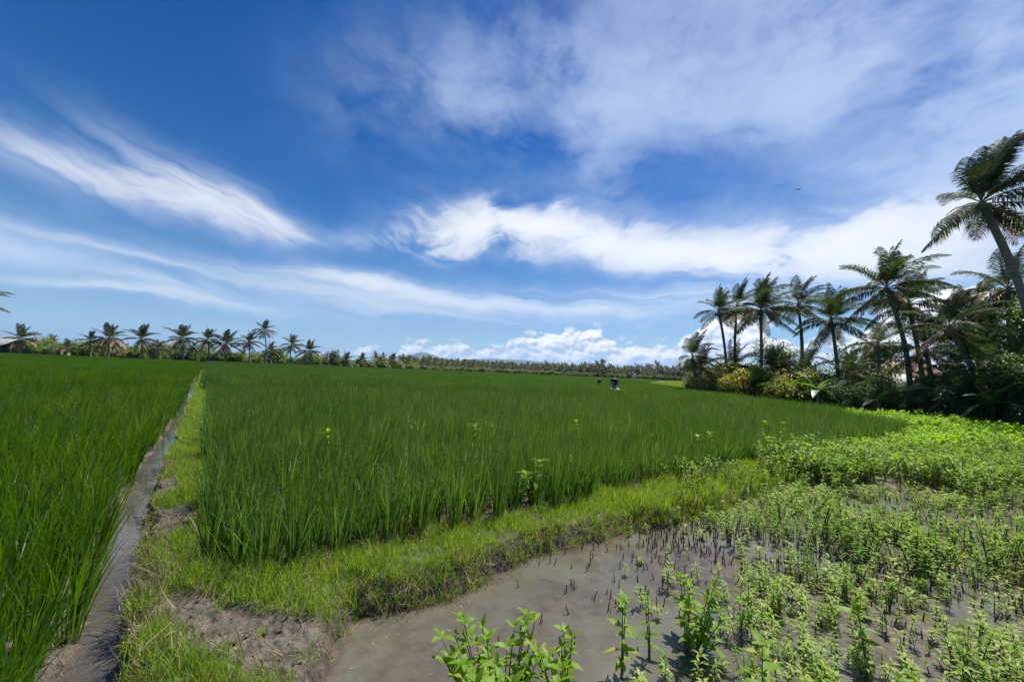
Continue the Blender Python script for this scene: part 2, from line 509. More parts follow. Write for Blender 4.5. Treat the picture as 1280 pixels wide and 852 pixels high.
n.links.new((.85 - wet * .30).v, p.inputs['Roughness']); p.inputs['Specular IOR Level'].default_value = .25
bp = n.nodes.new('ShaderNodeBump'); bp.inputs['Strength'].default_value = .9; bp.inputs['Distance'].default_value = .02
n.links.new((f * 1.0 + f2_ * .35 + vv * .5).v, bp.inputs['Height']); n.links.new(bp.outputs[0], p.inputs['Normal'])
M['mud'] = m


def watermat(name, a, b, c2, bed=False):
    m, n, p = mat(name)
    pos = gpos(n)
    f = noise(n, pos, .9, 4, .55, .8)
    c = mix(n, f.step(.38, .64), a, b)
    c = mix(n, noise(n, pos, 3.5, 5, .6, .5).step(.50, .72) * .7, c, c2)
    if bed:                                       # shallow water shows the brown bed
        at_ = n.nodes.new('ShaderNodeAttribute'); at_.attribute_name = 'depth'
        dpt = X(n, at_.outputs['Fac'])
        bedc = mix(n, noise(n, pos, 9, 6, .65).step(.35, .65), (.064, .050, .036), (.112, .090, .066))
        c = mix(n, dpt.step(.10, .85), bedc, c)
    n.links.new(c, p.inputs['Base Color'])
    p.inputs['IOR'].default_value = 1.33
    p.inputs['Roughness'].default_value = .035
    bp = n.nodes.new('ShaderNodeBump'); bp.inputs['Strength'].default_value = .07; bp.inputs['Distance'].default_value = .01
    n.links.new((noise(n, pos, 11, 3, .5) + noise(n, pos, 34, 2, .5) * .3).v, bp.inputs['Height'])
    n.links.new(bp.outputs[0], p.inputs['Normal'])
    return m


M['water'] = watermat('muddy_water', (.108, .107, .080), (.080, .073, .057), (.058, .051, .040), True)
M['canal'] = watermat('canal_water', (.070, .063, .057), (.054, .047, .041), (.088, .078, .068))

# ------------------------------------------------------------------ layout
# the canal and its path run along D; n is the offset to the right of them
Dv = np.array([-.627, .779]); Nv = np.array([.779, .627])
def sn(x, y): return x * Dv[0] + y * Dv[1], x * Nv[0] + y * Nv[1]
def canR(s): return np.interp(s, [0, 2.8, 5.9, 12.5, 30, 80], [-.14, -.21, -.36, -.35, -.33, -.33])
def canL(s): return np.interp(s, [0, 3.0, 4.0, 5.6, 8.2, 13.3, 80], [-.36, -.415, -.48, -.60, -.60, -.52, -.50])
RICE_N = .10
WL = np.array([(-.92, -1.0), (-.93, 1.6), (-.94, 2.18), (-1.04, 2.49), (-1.01, 2.72), (-.72, 2.85), (-.4, 3.0), (-.05, 3.37), (.4, 3.77), (1.12, 4.15),
               (1.89, 4.59), (2.67, 4.95), (4.2, 6.1), (6.2, 7.9), (9.2, 10.2), (14.5, 13.6), (17.5, 15.2)])
RF = np.array([(-2.10, 2.84), (-1.85, 2.76), (-1.44, 3.02), (-1.00, 3.32), (-.46, 3.76), (.20, 4.17), (1.28, 4.98), (2.92, 6.05), (4.90, 7.40),
               (8.90, 10.0), (13.4, 12.8), (14.6, 13.9), (15.8, 17.5), (16.4, 22), (16.6, 28), (18.2, 38), (27, 75), (52, 135), (60, 150)])


def sdist(P, line):
    """signed distance, positive on the left of the line's direction"""
    best = np.full(len(P), 1e9); sg = np.ones(len(P))
    for a, b in zip(line[:-1], line[1:]):
        d = b - a; L2 = d @ d
        h = np.clip(((P - a) @ d) / L2, 0, 1)
        q = P - a - h[:, None] * d
        dd = np.hypot(q[:, 0], q[:, 1])
        cr = d[0] * (P[:, 1] - a[1]) - d[1] * (P[:, 0] - a[0])
        k = dd < best - 1e-9
        best = np.where(k, dd, best); sg = np.where(k, np.sign(cr), sg)
    return best * sg


def sstep(a, b, x):
    t = np.clip((x - a) / (b - a), 0, 1); return t * t * (3 - 2 * t)


_perm = np.random.default_rng(3).random((64, 64))
def vnoise(x, y):
    xi, yi = np.floor(x).astype(int), np.floor(y).astype(int)
    fx, fy = x - xi, y - yi
    fx, fy = fx * fx * (3 - 2 * fx), fy * fy * (3 - 2 * fy)
    p_ = lambda a, b: _perm[(xi + a) % 64, (yi + b) % 64]
    return (p_(0, 0) * (1 - fx) + p_(1, 0) * fx) * (1 - fy) + (p_(0, 1) * (1 - fx) + p_(1, 1) * fx) * fy
def fbm(x, y, o=4):
    s, a, t = 0, .5, 0
    for k in range(o):
        s = s + a * vnoise(x * 2 ** k + 13.7 * k, y * 2 ** k + 5.1 * k); t += a; a *= .55
    return s / t


MUD = [(-4.02, 4.56, .46, .20), (-3.10, 3.68, .46, .21), (-1.50, 2.30, .52, .19), (-1.10, 2.20, .32, .30), (-1.93, 2.52, .20, .16), (-5.7, 6.6, .5, .13), (-7.6, 9.0, .6, .12)]
def mudmask(P):
    """bare trodden mud on the path"""
    m_ = np.zeros(len(P))
    wob = (fbm(P[:, 0] * 4, P[:, 1] * 4) - .5) * .9
    for x, y, a, b in MUD:
        if x < -2.6: ux, uy = Dv
        else: ux, uy = .95, -.15
        u = ((P[:, 0] - x) * ux + (P[:, 1] - y) * uy) / a
        v = (-(P[:, 0] - x) * uy + (P[:, 1] - y) * ux) / b
        m_ = np.maximum(m_, 1 - sstep(.75, 1.15, np.hypot(u, v) + wob))
    return m_


def ground_h(P):
    x, y = P[:, 0], P[:, 1]
    s, nn = sn(x, y)
    r = np.hypot(x, y)
    w = sdist(P, WL); rf = sdist(P, RF)
    rough = (fbm(x * 2.2, y * 2.2) - .5)
    fine = (fbm(x * 14, y * 14) - .5) * np.clip(8 / (r + .1), 0, 1)
    mm = mudmask(P)
    paddyR = -.150 + rough * .03
    paddyL = -.140 + rough * .02
    bund = .0 + rough * .05 + fine * (.02 + .04 * mm) + (fbm(x * 22, y * 22, 3) - .5) * .05 * mm * np.clip(7 / (r + .1), 0, 1) - mm * .03
    # flooded field floor: pools and mud islands
    isl = fbm(x * .55 + 4, y * .55 + 2, 3)
    flood = -.268 + sstep(.56, .74, isl) * .085 + rough * .04 + fine * .022
    flood = flood - .05 * (1 - sstep(.8, 2.4, x)) * sstep(4.6, 3.4, y)
    flood = flood + sstep(2.2, 4.0, x) * sstep(4.2, 2.2, y) * .045
    flood = flood + sstep(10, 17, y) * .14
    we = w + rough * .12
    bank = flood + sstep(-.10, .13, we) * (bund - flood)
    # right paddy behind its front line, left of the thicket
    inR = sstep(.02, .16, rf) * sstep(RICE_N - .04, RICE_N + .1, nn)
    h = bank * (1 - inR) + paddyR * inR
    # canal, its left lip and the left paddy
    cr, cl = canR(s), canL(s)
    wob = rough * .05 + (fbm(x * 5 + 3, y * 5 + 1, 3) - .5) * .16
    edgeR = sstep(cr + .07, cr - .05, nn + wob)
    h = h * (1 - edgeR) + (-.235 + fine * .02) * edgeR
    lip = -.122 + fine * .09 + rough * .05
    edgeL = sstep(cl + .03, cl - .07, nn + wob)
    h = h * (1 - edgeL) + lip * edgeL
    pl = sstep(cl - .16, cl - .3, nn)
    h = h * (1 - pl) + paddyL * pl
    # far: plain ground
    far = sstep(130, 170, r)
    return h * (1 - far) + far * (-.1)


# ------------------------------------------------------------------ ground
rad = np.concatenate([np.array([0.02, .3, .6, .9]), np.arange(1.1, 6.5, .020), 6.5 * 1.0125 ** np.arange(1, 190), ])
rad = np.concatenate([rad, rad[-1] * 1.09 ** np.arange(1, 62)])
rad = rad[rad < 14000]
ang = np.concatenate([np.linspace(R(-64), R(64), 640), np.linspace(R(64), R(296), 70)[1:-1]])
rr, aa = np.meshgrid(rad, ang, indexing='ij')
P2 = np.stack([(rr * np.sin(aa)).ravel(), (rr * np.cos(aa)).ravel()], 1)
H = ground_h(P2)
nr, na_ = rr.shape
i, j = np.meshgrid(np.arange(nr - 1), np.arange(na_), indexing='ij')
j2 = (j + 1) % na_
Q = np.stack([i * na_ + j, i * na_ + j2, (i + 1) * na_ + j2, (i + 1) * na_ + j], -1).reshape(-1, 4)[:, ::-1]
gm = mesh('ground', np.column_stack([P2, H]), Q, None, [M['mud']], True)
rP = np.hypot(P2[:, 0], P2[:, 1])
turf = np.where(H > -.07, 1.0, 0.0) * (1 - mudmask(P2)) * (.75) * np.where(sn(P2[:, 0], P2[:, 1])[1] > -.42, 1, 0)
turf = np.maximum(turf, sstep(60, 110, rP)); turf = np.maximum(turf, np.where((sdist(P2, RF) < -.3) & (P2[:, 1] > 16.5) & (P2[:, 0] > 0), 1.0, 0.0))
ta = gm.attributes.new('turf', 'FLOAT', 'POINT'); ta.data.foreach_set('value', turf.astype(np.float32))
obj('ground', gm, kind='structure')

# water sheets
gx, gy = np.meshgrid(np.concatenate([np.arange(-1.25, 8, .07), np.arange(8, 36, .4)]), np.concatenate([np.arange(-3, 1.5, .4), np.arange(1.5, 8, .07), np.arange(8, 15.6, .4)]))
ny_, nx_ = gx.shape
WP = np.stack([gx.ravel(), gy.ravel()], 1)
i, j = np.meshgrid(np.arange(ny_ - 1), np.arange(nx_ - 1), indexing='ij')
Q = np.stack([i * nx_ + j, i * nx_ + j + 1, (i + 1) * nx_ + j + 1, (i + 1) * nx_ + j], -1).reshape(-1, 4)
Q = Q[(sdist(WP, WL) < .30)[Q].all(1)]
use = np.unique(Q); remap = np.zeros(len(WP), int); remap[use] = np.arange(len(use)); WP = WP[use]; Q = remap[Q]
wm_ = mesh('flooded_field_water', np.column_stack([WP, np.full(len(WP), -.18)]), Q, None, [M['water']], True)
dp = wm_.attributes.new('depth', 'FLOAT', 'POINT'); dp.data.foreach_set('value', np.clip((-.18 - ground_h(WP)) / .10, 0, 1).astype(np.float32))
obj('flooded_field_water', wm_, kind='structure')
sA = np.array([-.5, 1, 2, 3, 4, 5, 6, 8, 10, 14, 20, 30, 45, 70, 100])
L1 = sA[:, None] * Dv + (canL(sA) - .10)[:, None] * Nv
L2 = sA[:, None] * Dv + (canR(sA) + .09)[:, None] * Nv
V = np.column_stack([np.concatenate([L1, L2]), np.full(2 * len(sA), -.15)])
k = np.arange(len(sA) - 1); nA = len(sA)
obj('canal_water', mesh('canal_water', V, np.stack([k, k + nA, k + nA + 1, k + 1], 1), None, [M['canal']]), kind='structure')

# hills far off
def ridge(name, dist, prof, depth):
    V, Q = [], []
    a0 = np.linspace(prof[0][0], prof[-1][0], 90)
    e0 = np.interp(a0, [q[0] for q in prof], [q[1] for q in prof])
    e0 = e0 * (1 + .10 * (fbm(a0 * 1.7, a0 * 0 + 1.3) - .5)) + .02
    rows = [(-depth, 0.0), (-depth * .55, .45), (-depth * .25, .8), (0, 1.0), (depth * .6, .5), (depth, 0)]
    for dd, k in rows:
        for a, e in zip(a0, e0):
            hh = math.tan(R(e)) * dist * k * (1 + .22 * (float(fbm(np.array([a * 2.3]), np.array([dd * .003]))[0]) - .5) * (k < 1))
            V.append(((dist + dd) * math.tan(R(a)), dist + dd, hh - 1.0))
    n_ = len(a0)
    Q = [(i * n_ + j, i * n_ + j + 1, (i + 1) * n_ + j + 1, (i + 1) * n_ + j) for i in range(len(rows) - 1) for j in range(n_ - 1)]
    return mesh(name, V, Q, None, [M['hill']], True)


m, n, p = mat('forested_hill')
f = noise(n, gpos(n), .004, 6, .6)
n.links.new(mix(n, f.step(.35, .65), (.020, .036, .016), (.042, .062, .028)), p.inputs['Base Color']); p.inputs['Roughness'].default_value = .95
M['hill'] = m
obj('hills', ridge('hills', 7200, [(-20, .2), (-17, .55), (-15.5, 1.0), (-14.4, 2.0), (-13.4, 2.22), (-12.2, 2.05), (-10.6, 1.5), (-8, 1.15), (-6.2, 1.45), (-3, 1.68), (2.6, 1.72), (6, 1.5), (9.5, 1.1),
                                  (12, .45), (17, .5), (21, .7), (27, .55), (34, .4), (44, .3)], 1500), kind='structure')

# air
g = Geo(); box(g, (-10500, -10500, -1.6), (10500, 10500, 260))
hm = bpy.data.materials.new('haze'); hm.use_nodes = True
hn = hm.node_tree; hn.nodes.remove(hn.nodes['Principled BSDF'])
pv = hn.nodes.new('ShaderNodeVolumePrincipled')
pv.inputs['Color'].default_value = (.42, .64, 1.0, 1); pv.inputs['Density'].default_value = 6.5e-5; pv.inputs['Anisotropy'].default_value = .2
hn.links.new(pv.outputs[0], hn.nodes['Material Output'].inputs['Volume'])
USE_HAZE = True
if USE_HAZE: obj('haze', g.build('haze', [hm]), kind='stuff')


# ------------------------------------------------------------------ rice
def rice_clump(mat_, nb, nseg, rad_, Lr, wr, seed, leanx=.05):
    r = np.random.default_rng(seed)
    a = r.uniform(0, 2 * np.pi, nb)
    P = np.column_stack([np.cos(a) * rad_ * r.random(nb) ** .5, np.sin(a) * rad_ * r.random(nb) ** .5, np.full(nb, -.02)])
    az_ = a + r.normal(0, .7, nb)
    lean = np.abs(r.normal(.08, .07, nb)); cur = np.abs(r.normal(.24, .22, nb))
    cur[r.random(nb) < .12] += .8
    L = r.uniform(*Lr, nb); w = r.uniform(*wr, nb)
    V, Q = strips(P, az_, lean, cur, L, w, nseg, twist=r.uniform(0, 6.28, nb), prof=lambda s: (.55 + .9 * s if s < .4 else 1.0 * (1 - (s - .4) / .6) ** .8 * .91 + .02))
    V[:, 0] += leanx * np.clip(V[:, 2], 0, 1) ** 1.5
    V[:, 1] += leanx * .4 * np.clip(V[:, 2], 0, 1) ** 1.5
    return mesh('rice_plant', V, Q, None, [mat_])


def rice_sheet(mat_, size, nb, wr, seed, Lr=(.62, .86), nseg=2, leanx=.05):
    r = np.random.default_rng(seed)
    q_ = .26 if size < 2 else .42
    P = np.column_stack([r.uniform(-size / 2, size / 2, nb), r.uniform(-size / 2, size / 2, nb), np.zeros(nb)])
    cell = np.round(P[:, :2] / q_); P[:, :2] = cell * q_ + (P[:, :2] - cell * q_) * .62 + .05 * np.sin(cell[:, ::-1] * 5.1)
    hv = 1 + .14 * np.sin(cell[:, 0] * 12.9 + cell[:, 1] * 78.2 + seed)
    V, Q = strips(P, r.uniform(0, 6.28, nb), np.abs(r.normal(.08, .08, nb)), np.abs(r.normal(.22, .22, nb)), hv * r.uniform(*Lr, nb), r.uniform(*wr, nb), nseg,
                  prof=lambda s: (1.0 if s < .55 else 1 - .9 * (s - .55) / .45))
    V[:, 0] += leanx * np.clip(V[:, 2], 0, 1) ** 1.5
    return mesh('rice_sheet', V, Q, None, [mat_])


def grid(x0, x1, y0, y1, d, jit=.3):
    gx, gy = np.meshgrid(np.arange(x0, x1, d), np.arange(y0, y1, d))
    P = np.column_stack([gx.ravel(), gy.ravel()])
    return P + rng.uniform(-jit, jit, P.shape) * d


def inview(P, m_=.10, lim=1.36):
    return (P[:, 1] > .2) & (np.abs(P[:, 0]) < P[:, 1] * (lim + m_) + 1.2)


def in_right(P, e=0.0):
    s, nn = sn(P[:, 0], P[:, 1])
    return (sdist(P, RF) > .0 + e + .16 * (fbm(P[:, 0] * 2.3, P[:, 1] * 2.3) - .4)) & (nn > RICE_N + e * .5)


def in_left(P, e=0.0):
    s, nn = sn(P[:, 0], P[:, 1])
    return nn < canL(s) - .05 - e


for side, test, mt, lx, hk in (('right', in_right, M['rice'], .05, 1.0), ('left', in_left, M['rice_left'], .09, .90)):
    near = [rice_clump(mt, 38, 5, .055, (.56 * hk, .84 * hk), (.010, .016), 20 + q, lx) for q in range(9)]
    mid = [rice_clump(mt, 22, 3, .075, (.56 * hk, .83 * hk), (.012, .019), 60 + q, lx) for q in range(7)]
    shm = [rice_sheet(mt, 1.15, 330, (.016, .024), 80 + q, (.56 * hk, .82 * hk), 2, lx) for q in range(5)]
    shf = [rice_sheet(mt, 4.4, 1500, (.035, .06), 90 + q, (.56 * hk, .82 * hk), 1, lx) for q in range(4)]
    # clumps one by one near the camera
    Pn = grid(-16, 16, .4, 12, .215, .22)
    Pn = Pn[inview(Pn) & test(Pn)]
    d = np.hypot(Pn[:, 0], Pn[:, 1])
    Pn, d = Pn[d < 9], d[d < 9]
    o_ = np.argsort(d); Pn = Pn[o_]
    zn = ground_h(Pn)
    sc = .92 + .16 * (fbm(Pn[:, 0] * .8 + 3, Pn[:, 1] * .8) - .5) * 2 + rng.normal(0, .075, len(Pn))
    rz = rng.uniform(-.5, .5, len(Pn))
    lab = ('tall dark green rice clump near the front edge of the field right of the canal' if side == 'right'
           else 'bright green rice clump in the field left of the narrow canal')
    for q in range(min(140, len(Pn))):
        obj('rice_plant', near[q % 9], loc=(Pn[q, 0], Pn[q, 1], zn[q]), rot=(0, 0, rz[q]), scale=float(sc[q]), label=lab, cat='rice plant',
            group='nearest rice plants of the field %s of the canal' % side)
    A = slice(140, None)
    Pm = grid(-60, 60, 3, 26, .25, .25)
    dm = np.hypot(Pm[:, 0], Pm[:, 1]); Pm = Pm[(dm >= 8.9) & (dm < 22)]
    Pm = Pm[inview(Pm) & test(Pm)]
    Pq = grid(-110, 60, 5, 52, .9, .2)
    dm = np.hypot(Pq[:, 0], Pq[:, 1]); Pq = Pq[(dm >= 21.6) & (dm < 52)]
    Pq = Pq[inview(Pq) & test(Pq, .45)]
    Pf = grid(-260, 110, 10, 165, 3.4, .12)
    dm = np.hypot(Pf[:, 0], Pf[:, 1]); Pf = Pf[(dm >= 50)]
    lim_y = np.interp(Pf[:, 0], [-260, -125, -100, -80, -62, -45, 0, 40, 110], [84, 86, 87, 92, 104, 125, 150, 150, 150])
    Pf = Pf[inview(Pf) & test(Pf, 1.9) & (Pf[:, 1] < lim_y)]
    allP = np.concatenate([Pn[A], Pm, Pq, Pf])
    NS = [len(Pn[A]), len(Pm), len(Pq), len(Pf)]
    idx = np.concatenate([rng.integers(0, 9, NS[0]), rng.integers(9, 16, NS[1]), rng.integers(16, 21, NS[2]), rng.integers(21, 25, NS[3])])
    za = np.concatenate([zn[A], ground_h(Pm), np.full(NS[2] + NS[3], -.11)])
    scl = .92 + .16 * (fbm(allP[:, 0] * .8 + 3, allP[:, 1] * .8) - .5) * 2 + rng.normal(0, .075, len(allP))
    scl[NS[0] + NS[1]:] = .95 + rng.normal(0, .03, NS[2] + NS[3])
    rots = np.zeros((len(allP), 3)); rots[:, 2] = rng.uniform(-.5, .5, len(allP))
    print('rice', side, NS)
    scatter('rice_stand', np.column_stack([allP, za]), rots, scl, idx, near + mid + shm + shf,
            label='dense green rice covering the field %s of the narrow canal' % side, cat='rice')


# ------------------------------------------------------------------ grass on the bunds
def grass_clump(mat_, nb, rad_, Lr, wr, seed, lean=.35, cur=.9, nseg=3):
    r = np.random.default_rng(seed)
    a = r.uniform(0, 6.28, nb)
    P = np.column_stack([np.cos(a) * rad_ * r.random(nb) ** .5, np.sin(a) * rad_ * r.random(nb) ** .5, np.full(nb, -.008)])
    V, Q = strips(P, r.uniform(0, 6.28, nb), np.abs(r.normal(0, lean, nb)), np.abs(r.normal(cur * .6, cur * .4, nb)), r.uniform(*Lr, nb), r.uniform(*wr, nb), nseg)
    return mesh('grass_clump', V, Q, None, [mat_])


gs = ([grass_clump(M['grass'], 34, .06, (.06, .16), (.0035, .0065), 200 + q) for q in range(6)]
      + [grass_clump(M['grass'], 40, .12, (.08, .2), (.006, .011), 210 + q) for q in range(4)]
      + [grass_clump(M['grass'], 60, .30, (.10, .24), (.014, .026), 220 + q, nseg=2) for q in range(4)]
      + [grass_clump(M['straw'], 22, .09, (.06, .20), (.003, .006), 230 + q, .9, .8) for q in range(5)])
Pg, Ig, Sg = [], [], []
def on_bund(P):
    s, nn = sn(P[:, 0], P[:, 1])
    w = sdist(P, WL); rf = sdist(P, RF)
    path = (nn > canR(s) + .02) & (nn < RICE_N + .05)
    front = (w > -.04) & (rf < .08) & (nn > canR(s) + .02)
    return (path | front) & (w > -.04)
P = grid(-8, 10, .9, 10, .052, .5); P = P[inview(P) & on_bund(P)]
d = np.hypot(P[:, 0], P[:, 1]); P = P[d < 8]
dens_ = .78 + .85 * (fbm(P[:, 0] * 2.5, P[:, 1] * 2.5) - .5) * 2
mk = mudmask(P)
s_, n_ = sn(P[:, 0], P[:, 1])
edge = np.clip((n_ - canR(s_)) / .20, 0, 1)
keep = rng.random(len(P)) < dens_ * (1 - mk * .985) * (.25 + .75 * edge)
Pg.append(P[keep]); Ig.append(rng.integers(0, 6, keep.sum())); Sg.append(.35 + 1.25 * fbm(P[keep][:, 0] * 3 + 8, P[keep][:, 1] * 3) * rng.uniform(.7, 1.3, keep.sum()))
P = grid(-30, 24, 3, 30, .11, .5); P = P[inview(P) & on_bund(P)]
d = np.hypot(P[:, 0], P[:, 1]); P = P[(d >= 7.6) & (d < 24)]
P = P[rng.random(len(P)) < .8]
Pg.append(P); Ig.append(rng.integers(6, 10, len(P))); Sg.append(rng.uniform(.6, 1.1, len(P)))
P = grid(-90, 10, 15, 100, .34, .5); P = P[inview(P) & on_bund(P)]
d = np.hypot(P[:, 0], P[:, 1]); P = P[(d >= 23.5) & (P[:, 0] < 0)]
Pg.append(P); Ig.append(rng.integers(10, 14, len(P))); Sg.append(rng.uniform(.6, 1.05, len(P)))
P = np.concatenate(Pg); I = np.concatenate(Ig); Sc = np.concatenate(Sg)
rot = np.column_stack([rng.normal(0, .12, len(P)), rng.normal(0, .12, len(P)), rng.uniform(0, 6.28, len(P))])
print('grass', len(P))
scatter('grass', np.column_stack([P, ground_h(P)]), rot, Sc, I, gs, label='short yellow green grass growing along the mud bund and path', cat='grass')

P = grid(14, 60, 17, 110, .8, .5)
Pb = grid(20, 120, 100, 200, 1.6, .5); P = np.concatenate([P, Pb])
P = P[(sdist(P, RF) < -.25) & (P[:, 0] < P[:, 1] * .62 + 9)]
scatter('meadow_grass', np.column_stack([P, np.full(len(P), -.1)]), np.column_stack([np.zeros(len(P)), np.zeros(len(P)), rng.uniform(0, 6.28, len(P))]), rng.uniform(1.4, 2.3, len(P)),
        rng.integers(0, 4, len(P)), gs[10:14], label='low grass on the strip between the rice and the palm thicket', cat='grass')
# dry straw and cut weeds lying on the canal banks and along the undercut edge
P = grid(-8, 3.2, .9, 9, .05, .5); P = P[inview(P)]
s_, n_ = sn(P[:, 0], P[:, 1]); w_ = sdist(P, WL)
kb = ((n_ > canL(s_) - .22) & (n_ < canL(s_) + .0)) * .16 + ((n_ > canR(s_) - .0) & (n_ < canR(s_) + np.where(s_ < 3.9, .20, .10)) & (w_ > .05)) * .8 * (1 - mudmask(P)) \
    + ((w_ > -.10) & (w_ < .10) & (n_ > canR(s_) + .1) & (P[:, 1] > 2.75)) * .7 + mudmask(P) * (w_ > .02) * (n_ > canR(s_)) * .13 + ((sdist(P, RF) > -.05) & (sdist(P, RF) < .22) & (n_ > RICE_N) & (w_ > .1)) * .42
kb = np.where(np.hypot(P[:, 0], P[:, 1]) > 7.5, 0, kb) * np.where(in_left(P, .1), 0, 1)
P = P[rng.random(len(P)) < kb]
scatter('dry_grass', np.column_stack([P, ground_h(P) + .004]), np.column_stack([rng.normal(0, .5, len(P)), rng.normal(0, .5, len(P)), rng.uniform(0, 6.28, len(P))]),
        rng.uniform(.5, 1.15, len(P)), rng.integers(0, 5, len(P)), gs[14:], label='dry straw coloured grass lying along the canal banks and bund edge', cat='dry grass')
# long grass blades hanging over the undercut bund edge
P = grid(-1.2, 3.4, 2.7, 6, .06, .5); w_ = sdist(P, WL)
P = P[(w_ > .0) & (w_ < .14) & (rng.random(len(P)) < .6)]
hang = [grass_clump(M['grass'], 16, .05, (.10, .24), (.003, .006), 250 + q, .7, 1.6, 4) for q in range(5)]
scatter('hanging_grass', np.column_stack([P, ground_h(P)]), np.column_stack([np.full(len(P), .35) + rng.normal(0, .2, len(P)), rng.normal(0, .2, len(P)), rng.normal(-.5, .5, len(P))]),
        rng.uniform(.6, 1.1, len(P)), rng.integers(0, 5, len(P)), hang, label='long grass blades hanging over the bund edge beside the flooded field', cat='grass')


# ------------------------------------------------------------------ weeds of the flooded field
def sprig(seed, h=(.06, .15), mat_=M['weed_pale'], nw=(2, 4), LL=(.034, .06)):
    """a short dark stalk topped by whorls of narrow pale leaves"""
    r = np.random.default_rng(seed); g = Geo()
    H_ = r.uniform(*h); lean = r.normal(0, .12, 2)
    tip = np.array([lean[0] * H_, lean[1] * H_, H_])
    tube(g, [(0, 0, -.09), (0, 0, 0), tip], [.0032, .003, .0016], 4, 1)
    P, D, L = [], [], []
    for k in range(r.integers(*nw) + 1):
        q = tip * (1 - .26 * k) if k < 3 else tip * .25
        for a in np.arange(5) * 1.257 + r.uniform(0, 6.28):
            P.append(q); e = r.uniform(.2, .9) if k == 0 else r.uniform(-.1, .5)
            a += r.normal(0, .25)
            D.append((math.cos(a) * math.cos(e), math.sin(a) * math.cos(e), math.sin(e))); L.append(r.uniform(*LL))
    L = np.array(L); V, T = leaves(P, D, L, L * .30); g.add(V, None, T, 0)
    return g.build('weed', [mat_, M['stem_dark']])


def tall_weed(seed, h=(.24, .40), nst=1, spread=.05, LL=(.06, .10), mat_=M['weed'], nn=(5, 8), ratio=.36):
    r = np.random.default_rng(seed); g = Geo()
    P, D, L = [], [], []
    for st in range(nst):
        H_ = r.uniform(*h); b = r.normal(0, spread, 2) if nst > 1 else np.zeros(2)
        lean = r.normal(0, .10, 2) + b * 1.2
        pts = [np.array([b[0] * .4, b[1] * .4, -.09])] + [np.array([b[0] * .4 + lean[0] * H_ * t ** 1.3, b[1] * .4 + lean[1] * H_ * t ** 1.3, H_ * t]) for t in (0, .35, .7, 1)]
        tube(g, pts, [.005, .005, .004, .003, .002], 5, 1)
        N = r.integers(*nn)
        if nst == 1: N += 1
        a0 = r.uniform(0, 6.28)
        for k in range(N):
            t = .34 + .66 * k / (N - 1)
            q = np.array([np.interp(t, (0, .35, .7, 1), [p_[c] for p_ in pts[1:]]) for c in range(3)])
            a0 += 1.57 + r.normal(0, .2)
            top = k >= N - 2
            for a in ((a0, a0 + 3.14) if not top else a0 + np.arange(4) * 1.57):
                e = r.normal(.75 if top else .15, .25)
                l = r.uniform(*LL) * (.85 if top else 1) * (.7 + .5 * t)
                P.append(q); D.append((math.cos(a) * math.cos(e), math.sin(a) * math.cos(e), math.sin(e))); L.append(l)
    L = np.array(L); V, T = leaves(P, D, L, L * ratio, .15, .3); g.add(V, None, T, 0)
    return g.build('weed', [mat_, M['stem']])


def stub(seed):
    r = np.random.default_rng(seed); g = Geo()
    h = r.uniform(.03, .085)
    l = r.normal(0, .15, 2) * h
    tube(g, [(0, 0, -.08), (0, 0, 0), (l[0], l[1], h)], [.005, .0048, .0038], 5, 0)
    if r.random() < .5:
        tube(g, [(.012, .006, -.08), (.014, .006, 0), (.02 + l[1], .012, h * .6)], [.003, .003, .002], 4, 0)
    return g.build('stubble_stalk', [M['stem_dark']])


sprigs = [sprig(300 + q) for q in range(10)] + [sprig(320 + q, (.04, .09), M['weed'], (1, 3), (.02, .04)) for q in range(5)]
talls = [tall_weed(340 + q) for q in range(6)]
bushy = [tall_weed(360 + q, (.20, .38), 6, .09, (.045, .08)) for q in range(5)]
herbs = [tall_weed(380 + q, (.16, .34), 7, .13, (.03, .055), M['herb'], (5, 8)) for q in range(6)]
herbf = [tall_weed(400 + q, (.18, .34), 9, .22, (.06, .10), M['herb_bright'], (4, 6), .5) for q in range(5)]
herbm = [tall_weed(410 + q, (.20, .42), 9, .17, (.04, .07), M['herb'], (5, 7), .42) for q in range(5)]
stubs = [stub(420 + q) for q in range(8)]

flooded = lambda P: (sdist(P, WL) < -.03)
# how thickly weeds grow, by place
def weed_density(P):
    x, y = P[:, 0], P[:, 1]
    n1 = fbm(x * .9 + 2, y * .9 + 7, 3)
    d = sstep(.38, .62, n1) * .55 + .18
    d = d * sstep(.45, 1.5, x - (y - 2.2) * .10 + (n1 - .5) * .8)                 # clear water on the left
    clear = 1 - sstep(.55, 1.1, np.hypot((x - 2.1) / 1.5, (y - 4.0) / .55))       # open pool below the bund
    clear2 = 1 - sstep(.6, 1.1, np.hypot((x - 5.4) / 1.2, (y - 5.25) / .5))       # second pool to the right
    clear3 = 1 - sstep(.6, 1.1, np.hypot((x - 7.0) / 1.0, (y - 5.2) / .6))
    return d * (1 - .8 * clear) * (1 - .93 * clear2) * (1 - .8 * clear3)

